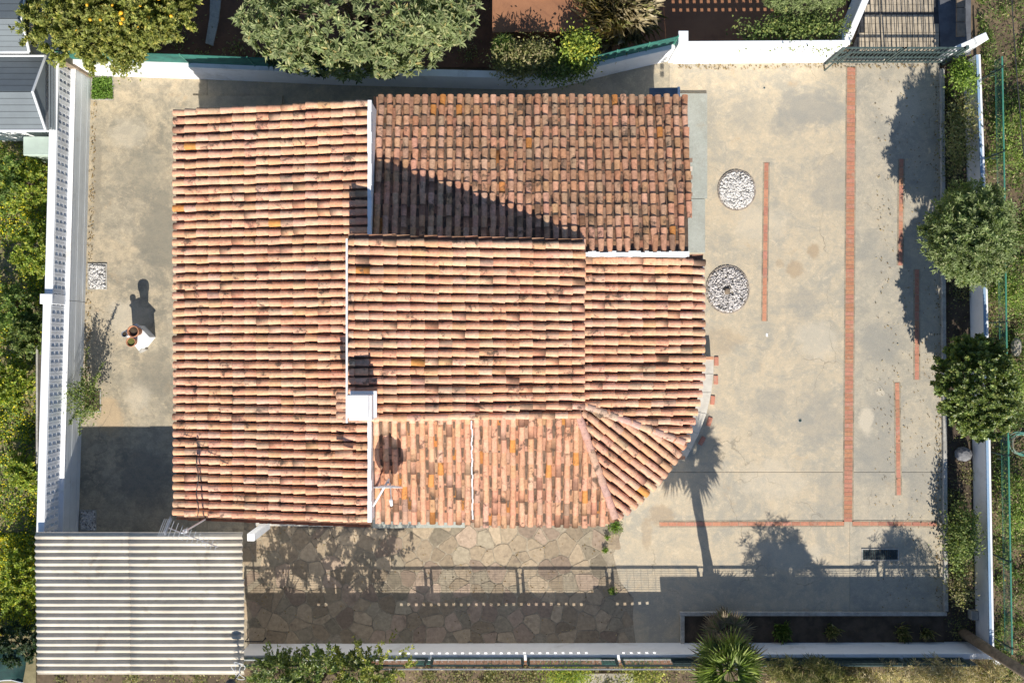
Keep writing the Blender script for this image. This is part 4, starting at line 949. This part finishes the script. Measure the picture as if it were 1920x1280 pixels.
# orange tree with fruit
rt, cc = tree('orange_tree', 'orange tree full of fruit reaching over the white wall, upper left', 'tree', 215, 22, 2.3, (2.35,1.42,1.0), 1250, 50, .095, .052, ORNG, (215,40), .09, shoot=.26, hollow=.2, nl=16, lobes=.22)
outer_ = cc[np.argsort(-cc[:,2])][:150]; me = None
for k in rng.choice(len(outer_), 34, replace=False):
    if me is None: me = MB().lathe([(.016,-.055),(.047,-.031),(.058,0),(.047,.034),(.016,.055)], (0,0,0), 10).mesh('orange'); me.materials.append(M['fruit']); me.polygons.foreach_set('use_smooth', np.ones(len(me.polygons), dtype=bool))
    o = link('orange', me, None, rt); o.location = Vector(outer_[k])+Vector((random.uniform(-.1,.1), random.uniform(-.1,.1), random.uniform(.05,.20))); s = random.uniform(.65,1.0); o.scale = (s,s,s)
tree('orange_branch', 'low orange tree sprig hanging over the white wall by the clover bed', 'tree sprig', 236, 112, 2.2, (.33,.42,.4), 34, 40, .09, .05, ORNG, (240,100), .03, clump=.13, hollow=.2, nl=6)
# broad leaved tree
tree('loquat_tree', 'big broad leaved tree with grey green leaf rosettes behind the house', 'tree', 684, 25, 2.9, (3.2,1.50,1.3), 1250, 15, .175, .052, LOQ, (690,60), .12, clump=.12, hollow=.5, rosette=True, up=.5, nl=20, lobes=.28)
tree('loquat_tree', 'dark lower boughs of the broad leaved tree hanging over the wall', 'tree', 640, 108, 1.7, (2.0,.55,.5), 110, 13, .19, .055, ([(.03,.05,.02),(.05,.08,.03)], [1,1]), (640,60), .06, clump=.12, hollow=.4, rosette=True)  # same tree, leaf colours darkened to paint in the shade on these boughs
# trees in the strip on the right
tree('olive_tree', 'round grey green tree in the strip beside the lane, the upper one', 'tree', 1813, 450, 2.05, (.88,1.10,1.05), 950, 42, .105, .034, OLV, (1778,470), .07, hollow=.3, shoot=.38, up=.15, nl=14, lobes=.28)
tree('laurel_tree', 'dense dark green rounded tree below the olive tree', 'tree', 1824, 724, 2.05, (.84,1.40,1.15), 1000, 46, .08, .052, CIT, (1786,715), .07, mat='gloss', hollow=.3, shoot=.22, nl=14, lobes=.2)
# citrus at lower left
tree('citrus_tree', 'citrus tree outside the lower wall beside the shed', 'tree', 615, 1272, 2.15, (1.9,.72,.95), 190, 40, .09, .05, CIT, (615,1240), .08, mat='gloss', shoot=.36, hollow=.3, nl=14, lobes=.4)
tree('citrus_tree', 'small citrus beside the shed corner with bright top shoots', 'tree', 520, 1262, 1.9, (.75,.55,.8), 90, 36, .085, .048, CIT, (525,1235), .05, mat='gloss', shoot=.4, hollow=.25, lobes=.4)
tree('citrus_tree', 'sparse tall citrus shoots above the lower wall by the yellow leaves', 'tree', 690, 1255, 2.2, (.95,.55,.9), 70, 34, .085, .048, ORNG, (690,1235), .05, shoot=.4, hollow=.25, lobes=.4)

# fan palm
def fan_palm(label, px, py, z, base, nf, Rf, pal, drypal, emax):
    c = P(px, py, z); b = P(*base); root = thing('fan_palm', label, 'palm', (b[0], b[1], -.05)); off = Vector(root.location); top = Vector(c)-off
    mb = MB(); pts = [Vector((0,0,0)).lerp(top, f) for f in np.linspace(0,1,14)]
    mb.tube(pts, [.12+.02*(i % 2) for i in range(14)], 10); build('trunk', mb, M['bark'], root)
    for k in range(nf):
        f = (k+.5)/nf; az = k*2.39996+random.uniform(-.15,.15); el = math.radians(emax-(emax+25)*f**.9+random.uniform(-8,8))
        d = Vector((math.cos(az)*math.cos(el), math.sin(az)*math.cos(el), math.sin(el))); pl = random.uniform(.30,.5)*(Rf/.5)
        hub = top + d*pl; side = d.cross(Vector((0,0,1))).normalized(); nn = side.cross(d).normalized(); ns = 19; dead = f > .72
        C = np.tile(np.array(hub), (ns,1)); an = np.linspace(-1.9, 1.9, ns)
        D = np.array([np.array(d*math.cos(a)+side*math.sin(a)-nn*.12*abs(a)) for a in an]); N = np.tile(np.array(nn), (ns,1))+rng.normal(size=(ns,3))*.25
        L = Rf*(1-.28*np.abs(an)/1.9)*rng.uniform(.9,1.08,ns)
        o = link('fan_leaf', leaf_mesh('fan_leaf', C, D, N, L, np.full(ns,.05), tints(ns, *(drypal if dead else pal), .15), fold=.35, droop=.12 if not dead else .3), M['leaf' if not dead else 'dry'], root)
        pm = MB().tube([top, top+d*pl*.5+Vector((0,0,.03)), hub], [.013,.010,.008], 4); q = build('stalk', pm, M['leaf' if not dead else 'dry'], o)
        for a_ in q.data.color_attributes['Col'].data: a_.color = (.2,.24,.08,1)
PALM = ([(.16,.21,.06),(.24,.30,.10),(.34,.38,.15),(.11,.15,.045)], [4,3,2,2]); PDRY = ([(.26,.20,.14),(.34,.28,.20),(.18,.14,.10)], [2,2,2])
fan_palm('tall fan palm standing in the planter at the lower wall', 1366, 1250, 3.72, (1350,1182), 36, .60, PALM, PDRY, 80)
fan_palm('lower drier fan palm head beside the tall palm', 1362, 1190, .55, (1364,1186), 24, .45, ([(.26,.20,.14),(.34,.28,.20),(.20,.22,.10)], [2,2,1.5]), PDRY, 28)

# shrubs beyond the upper wall
tree('yellow_shrub', 'yellow green shrub growing behind the curved white wall', 'shrub', 1085, 92, 1.8, (.45,.36,.45), 60, 34, .09, .05, LIME, (1085,95), .03, clump=.14, hollow=.3)
tree('dark_shrub', 'dark leafy shrub behind the shaded white wall', 'shrub', 990, 112, 1.6, (.95,.36,.5), 120, 30, .11, .04, DULL, (985,108), .04, clump=.16, hollow=.3)
tree('ivy_shrub', 'low creeper spilling over the bend of the white wall', 'shrub', 1050, 128, 1.5, (1.1,.26,.28), 90, 26, .08, .05, CIT, (1050,128), .03, clump=.12, hollow=.3)
tree('spiky_shrub', 'narrow leaved dark shrub beside the red terrace', 'shrub', 948, 95, 1.5, (.28,.3,.4), 50, 20, .2, .022, GREEN, (950,85), .03, clump=.1, rosette=True)
tuft('grass_clump', 'large pale ornamental grass clump beyond the curved wall', 'grass clump', 1150, 42, .55, 4500, .80, .010, DRY, 1.5, z=.95)
tree('rounded_shrub', 'soft pale green rounded shrub at the top edge', 'shrub', 1515, -2, 1.5, (1.35,.52,.5), 420, 26, .09, .02, ([(.20,.25,.10),(.28,.32,.15),(.14,.18,.07)], [3,3,2]), (1520,-5), .05, clump=.11, hollow=.6, rosette=True)
tree('creeper_hedge', 'ragged green creeper along the top of the tall bright wall', 'hedge', 1505, 58, 1.5, (1.3,.32,.4), 130, 24, .085, .05, CIT, (1510,75), .04, clump=.13, hollow=.25)
tree('creeper_shoot', 'thin creeper shoots at the left end of the green creeper hedge', 'shrub', 1400, 62, 1.5, (.45,.22,.3), 14, 16, .08, .045, CIT, (1400,80), .02, clump=.13, hollow=.2)
tree('corner_vine', 'bright green vine in the corner right of the gate', 'vine', 1805, 142, .7, (.26,.42,.4), 44, 28, .085, .055, ([(.16,.24,.04),(.24,.32,.06),(.10,.16,.03)], [3,2,2]), (1795,140), .02, clump=.12, hollow=.25)
tree('strip_shrub', 'dark shrub in the tree strip above the olive tree', 'shrub', 1795, 255, .6, (.30,1.15,.5), 80, 26, .1, .04, DULL, (1792,255), .03, clump=.14, hollow=.2)
tree('strip_shrub', 'dark leafy shrub in the tree strip near the lower wall', 'shrub', 1802, 1010, .7, (.34,.85,.6), 110, 28, .08, .05, CIT, (1797,1010), .03, clump=.13, hollow=.25)
tree('strip_shrub', 'sparse low shrub at the foot of the right wall near the pole', 'shrub', 1800, 1110, .4, (.3,.5,.35), 34, 22, .08, .04, DULL, (1798,1108), .02, clump=.13, hollow=.2)
for i, (x, y, r, n, lb) in enumerate(((1465,1182,.2,260,'green weed tuft in the shaded planter right of the palm'),(1558,1180,.16,120,'pale dry tuft in the middle of the shaded planter'),(1690,1184,.17,130,'small pale tuft near the end of the shaded planter'),(1735,1186,.13,90,'last small tuft at the right end of the shaded planter'))):
    tuft('weed_tuft', lb, 'weed', x, y, r, n, .25, .03, DULL if i else GREEN, 1.2, 'tufts in the planter', z=.0)
# shrubs outside the lower wall that throw ragged shadows into the yard
for x, y, z, rad, n, per, pal, lb in ((1524,1268,1.95,(1.3,.45,.85),420,24,DULL,'greyish bush outside the lower wall right of the palm'),
        (1600,1272,1.2,(.8,.45,.6),240,20,DRY,'straw coloured bush outside the lower wall, second from the palm'),
        (1752,1270,2.0,(1.1,.40,1.05),250,18,DRY,'thin twiggy bush outside the lower wall near the drain grate'),
        (1838,1266,1.1,(.6,.40,.5),160,18,DRY,'twiggy dry bush outside the lower wall near the utility pole')):
    tree('dry_bush', lb, 'bush', x, y, z, rad, int(n*.75), per, .19, .014, pal, (x-12,1228), .03, mat='dry', clump=.2, hollow=.15, rosette=True, up=1.0, nl=26, lobes=.5)
tree('low_shrub', 'light green low shrub outside the lower wall', 'shrub', 1060, 1264, .5, (.8,.28,.35), 80, 26, .07, .035, LIME, (1060,1262), .02, clump=.12, hollow=.2)
tree('low_shrub', 'yellowish low shrub outside the lower wall left of the palm', 'shrub', 1205, 1262, .5, (.5,.28,.4), 50, 26, .08, .04, ORNG, (1205,1262), .02, clump=.12, hollow=.2)

# straggly shrub and weeds in the yards
rt, cc = tree('straggly_shrub', 'straggly shrub with long stems growing from the small bed by the pierced wall', 'shrub', 160, 748, .9, (.32,.55,.5), 60, 26, .075, .035, CIT, (172,752), .025, clump=.11, hollow=.2)
mb = MB(); lv = []
for e in ((195,680,1.2),(188,700,1.3),(130,795,1.4),(128,735,1.3),(150,815,1.0),(155,690,1.0),(165,650,.7)):
    a = Vector((0,0,.1)); b_ = Vector(P(*e))-Vector(rt.location); pts = [a.lerp(b_, f)+Vector((0,0,.25*math.sin(f*3.1))) for f in np.linspace(0,1,7)]; mb.tube(pts, [.012-.001*i for i in range(7)], 4)
    for f in np.linspace(.45,1,16): lv.append(a.lerp(b_, f)+Vector((0,0,.25*math.sin(f*3.1))))
build('stem', mb, M['bark'], rt); C = np.repeat(np.array(lv), 5, 0); n = len(C)
sh_ = link('shoots', leaf_mesh('shoots', C, rng.normal(size=(n,3))+np.array([0,0,.4]), rng.normal(size=(n,3))+np.array([0,0,1]), rng.uniform(.05,.09,n), rng.uniform(.02,.035,n), tints(n, *CIT)), M['leaf'], rt); stuff(sh_)
def carpet(name, label, cat, poly, n, pal, H, L, W, flowers=0, fcol=(.75,.62,.03), z=-.14, kind=True, clumpy=.8):
    pl = [P2(*p) for p in poly]; xs = [p[0] for p in pl]; ys = [p[1] for p in pl]; pts = []
    cen = [(random.uniform(min(xs),max(xs)), random.uniform(min(ys),max(ys)), random.uniform(.1,.45), random.uniform(.3,1.0)) for _ in range(max(4, n//160))]
    while len(pts) < n+flowers:
        if random.random() < clumpy: q = random.choice(cen); x, y, h = random.gauss(q[0],q[2]*.5), random.gauss(q[1],q[2]*.5), q[3]
        else: x, y, h = random.uniform(min(xs),max(xs)), random.uniform(min(ys),max(ys)), .3
        if inside((x, y), pl): pts.append((x, y, z+H*h*random.random()))
    C = np.array(pts); C[n:,2] += H*.25+.02; m = n+flowers
    K = tints(m, *pal); K[n:] = np.array(fcol)*rng.uniform(.8,1.15,(flowers,1)); LL = L*rng.uniform(.6,1.3,m); WW = W*rng.uniform(.7,1.3,m); LL[n:] = .045; WW[n:] = .045
    D = unit(rng.normal(size=(m,3))*np.array([1,1,.6])+np.array([0,0,.35])); N = unit(rng.normal(size=(m,3))*.6+np.array([0,0,1.]))
    return stuff(link(name, leaf_mesh(name, C, D, N, LL, WW, K), M['leaf']), label, cat)
WEED = ([(.19,.28,.06),(.28,.36,.08),(.12,.18,.04),(.34,.30,.13),(.44,.36,.22)], [4,3,3,1.2,.8])
carpet('ground_cover', 'tangled green weeds and yellow flowers left of the pierced wall', 'ground cover', [(-60,255),(108,255),(104,560),(92,1000),(60,1030),(-60,1030)], 30000, WEED, .34, .085, .045, 4200)
carpet('ground_cover', 'yellow flowering weeds left of the corrugated shed', 'ground cover', [(-60,1000),(88,1000),(88,1190),(-60,1190)], 9000, LIME, .35, .08, .045, 2400)
carpet('ground_cover', 'rough grass and weeds outside the right wall', 'ground cover', [(1826,-60),(1990,-60),(1990,1300),(1870,1300),(1846,110)], 40000, ([(.12,.18,.045),(.20,.27,.07),(.08,.12,.03),(.36,.31,.16),(.46,.39,.25)], [5,3,3,1.0,.7]), .34, .10, .026, 40)
carpet('ground_cover', 'dry grass and leaf litter outside the right half of the lower wall', 'ground cover', [(1400,1222),(1900,1222),(1900,1340),(1400,1340)], 8000, DRY, .25, .12, .016, 0)
carpet('ground_cover', 'leaf litter and weeds outside the left half of the lower wall', 'ground cover', [(100,1245),(700,1245),(700,1340),(100,1340)], 5000, DULL, .2, .08, .03, 20)
carpet('ground_cover', 'weeds along the path outside the lower wall', 'ground cover', [(700,1246),(1300,1246),(1300,1310),(700,1310)], 4500, DULL, .18, .08, .03, 0)
carpet('ground_cover', 'dark weeds below the trees behind the upper wall', 'ground cover', [(120,-60),(925,-60),(925,120),(120,95)], 1800, DULL, .3, .10, .03, 0)
carpet('ground_cover', 'scattered weeds in the tree strip', 'ground cover', [(1772,130),(1812,125),(1828,1200),(1774,1200)], 3500, DULL, .18, .07, .03, 0, z=-.04)
carpet('clover_patch', 'clover filling the square bed in the wall corner', 'clover', [(175,147),(211,147),(213,185),(174,186)], 1500, ([(.14,.24,.04),(.20,.31,.06),(.09,.16,.03)], [3,2,2]), .16, .05, .04, 0, z=.02, clumpy=.3)
for x, y, r, n, lb in ((1153,986,.17,420,'bright green weed tuft where flagstones meet the concrete'),(1138,1006,.06,90,'tiny weed in the flagstone joint below the bright tuft'),(1134,1030,.07,110,'small olive weed between the last flagstones'),(1146,1106,.09,140,'low weed at the edge of the wall shadow')):
    c = P(x, y); rt = thing('paving_weed', lb, 'weed', (c[0], c[1], .01), 'weeds in the paving'); q = rng.normal(size=(n,2))*r*.5
    C = np.concatenate([q, rng.uniform(0,.12,(n,1))], 1); link('leaves', leaf_mesh('leaves', C, rng.normal(size=(n,3))+np.array([0,0,.8]), rng.normal(size=(n,3))+np.array([0,0,1]), rng.uniform(.04,.09,n), rng.uniform(.02,.035,n), tints(n, [(.12,.20,.04),(.18,.26,.05)], [1,1])), M['leaf'], rt)
# bushes in the left garden
for x, y, z, rad, n, pal, lb in ((52,345,.8,(.6,.6,.5),150,LIME,'yellow green bush below the pale green tank'),(72,470,.8,(.42,.65,.5),150,LIME,'bright green bush beside the upper pierced wall'),
        (5,330,1.2,(.5,.6,.7),110,GREEN,'dark green tree at the left edge below the grey shed'),(18,575,.8,(.5,.5,.5),130,GREEN,'mid green bush at the left edge level with the wall pier'),(62,630,.9,(.38,.5,.5),120,CIT,'dark citrus bush left of the wall pier'),
        (25,720,.6,(.42,.55,.4),120,LIME,'pale green bush at the left edge beside the cold frame'),(45,890,.5,(.4,.5,.3),110,LIME,'low yellow flowered bush below the cold frame'),(38,1090,.6,(.4,.9,.35),170,LIME,'yellow flowered bush hugging the corrugated shed'),(25,1205,.8,(.6,.4,.5),150,([(.03,.055,.03),(.05,.08,.04)],[1,1]),'dark green bush above the dark green cloth, lower left corner')):
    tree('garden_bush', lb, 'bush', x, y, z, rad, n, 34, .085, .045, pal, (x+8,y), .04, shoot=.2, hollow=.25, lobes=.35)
for x, y, z, rad, n, pal, lb in ((1905,260,.6,(.5,.9,.4),80,WEED,'green bush at the right edge near the gate corner'),(1900,540,.6,(.5,.7,.4),70,WEED,'green bush outside the right wall level with the olive tree'),(1905,720,.5,(.4,.5,.4),50,WEED,'green bush at the right edge above the garden hose'),(1900,950,.5,(.45,.9,.4),80,WEED,'green bush at the right edge below the garden hose')):
    tree('roadside_bush', lb, 'bush', x, y, z, rad, n, 28, .085, .03, pal, (x-6,y), .03, clump=.16, hollow=.25)
M['tarp'] = m_plain('dark_green_cloth', (.012,.05,.045), (.008,.03,.03), 4, .8)
o = thing('shade_cloth', 'dark green shade cloth sagging beside the corrugated shed', 'shade cloth', P(30,1235)); V = []; F = []
for i in range(9):
    for j in range(9): x, y = P2(-40+i*14, 1195+j*8); V.append((x, y, .9+.12*math.sin(i*1.1+j*.6)-.05*j*.3+random.uniform(-.015,.015)))
for i in range(8):
    for j in range(8): F.append((i*9+j, (i+1)*9+j, (i+1)*9+j+1, i*9+j+1))
me = bpy.data.meshes.new('cloth'); me.from_pydata(V, [], F); keep(link('cloth', me, M['tarp'], None, True), o).modifiers.new('thick','SOLIDIFY').thickness = .006
keep(build('edge_rope', MB().tube([Vector(V[i*9+8])+Vector((0,0,.01)) for i in range(9)], .02, 5), M['whitep']), o)

# fallen leaves and grit lying about the yards
def litter(label, poly, n, edge=0):
    pl = [P2(*p) for p in poly]; xs = [p[0] for p in pl]; ys = [p[1] for p in pl]; pts = []
    while len(pts) < n:
        x, y = random.uniform(min(xs),max(xs)), random.uniform(min(ys),max(ys))
        if inside((x, y), pl): pts.append((x, y, .012+random.uniform(0,.012)))
    C = np.array(pts); a = rng.uniform(0,6.28,n); D = np.stack([np.cos(a),np.sin(a),rng.uniform(-.1,.25,n)],1); N = rng.normal(size=(n,3))*.3+np.array([0,0,1.])
    stuff(link('leaf_litter', leaf_mesh('leaf_litter', C, D, N, rng.uniform(.03,.08,n), rng.uniform(.015,.035,n), tints(n, [(.20,.13,.06),(.30,.21,.10),(.12,.09,.05),(.38,.31,.18)], [3,3,2,1])), M['dry']), label, 'leaf litter')
litter('fallen leaves scattered over the concrete beside the tree strip', [(1640,140),(1760,140),(1764,1140),(1640,1140)], 420)
litter('dead leaves gathered along the kerb of the lane', [(1750,150),(1764,150),(1768,1140),(1752,1140)], 420)
litter('dead leaves lying on the flagstones near the citrus shade', [(470,990),(1150,1000),(1180,1200),(470,1200)], 380)
litter('dirt and leaves along the foot of the tall bright wall and gate', [(1270,122),(1750,120),(1750,128),(1270,130)], 260)
litter('dirt and leaves along the foot of the pierced wall', [(174,190),(182,190),(165,780),(156,780)], 300)
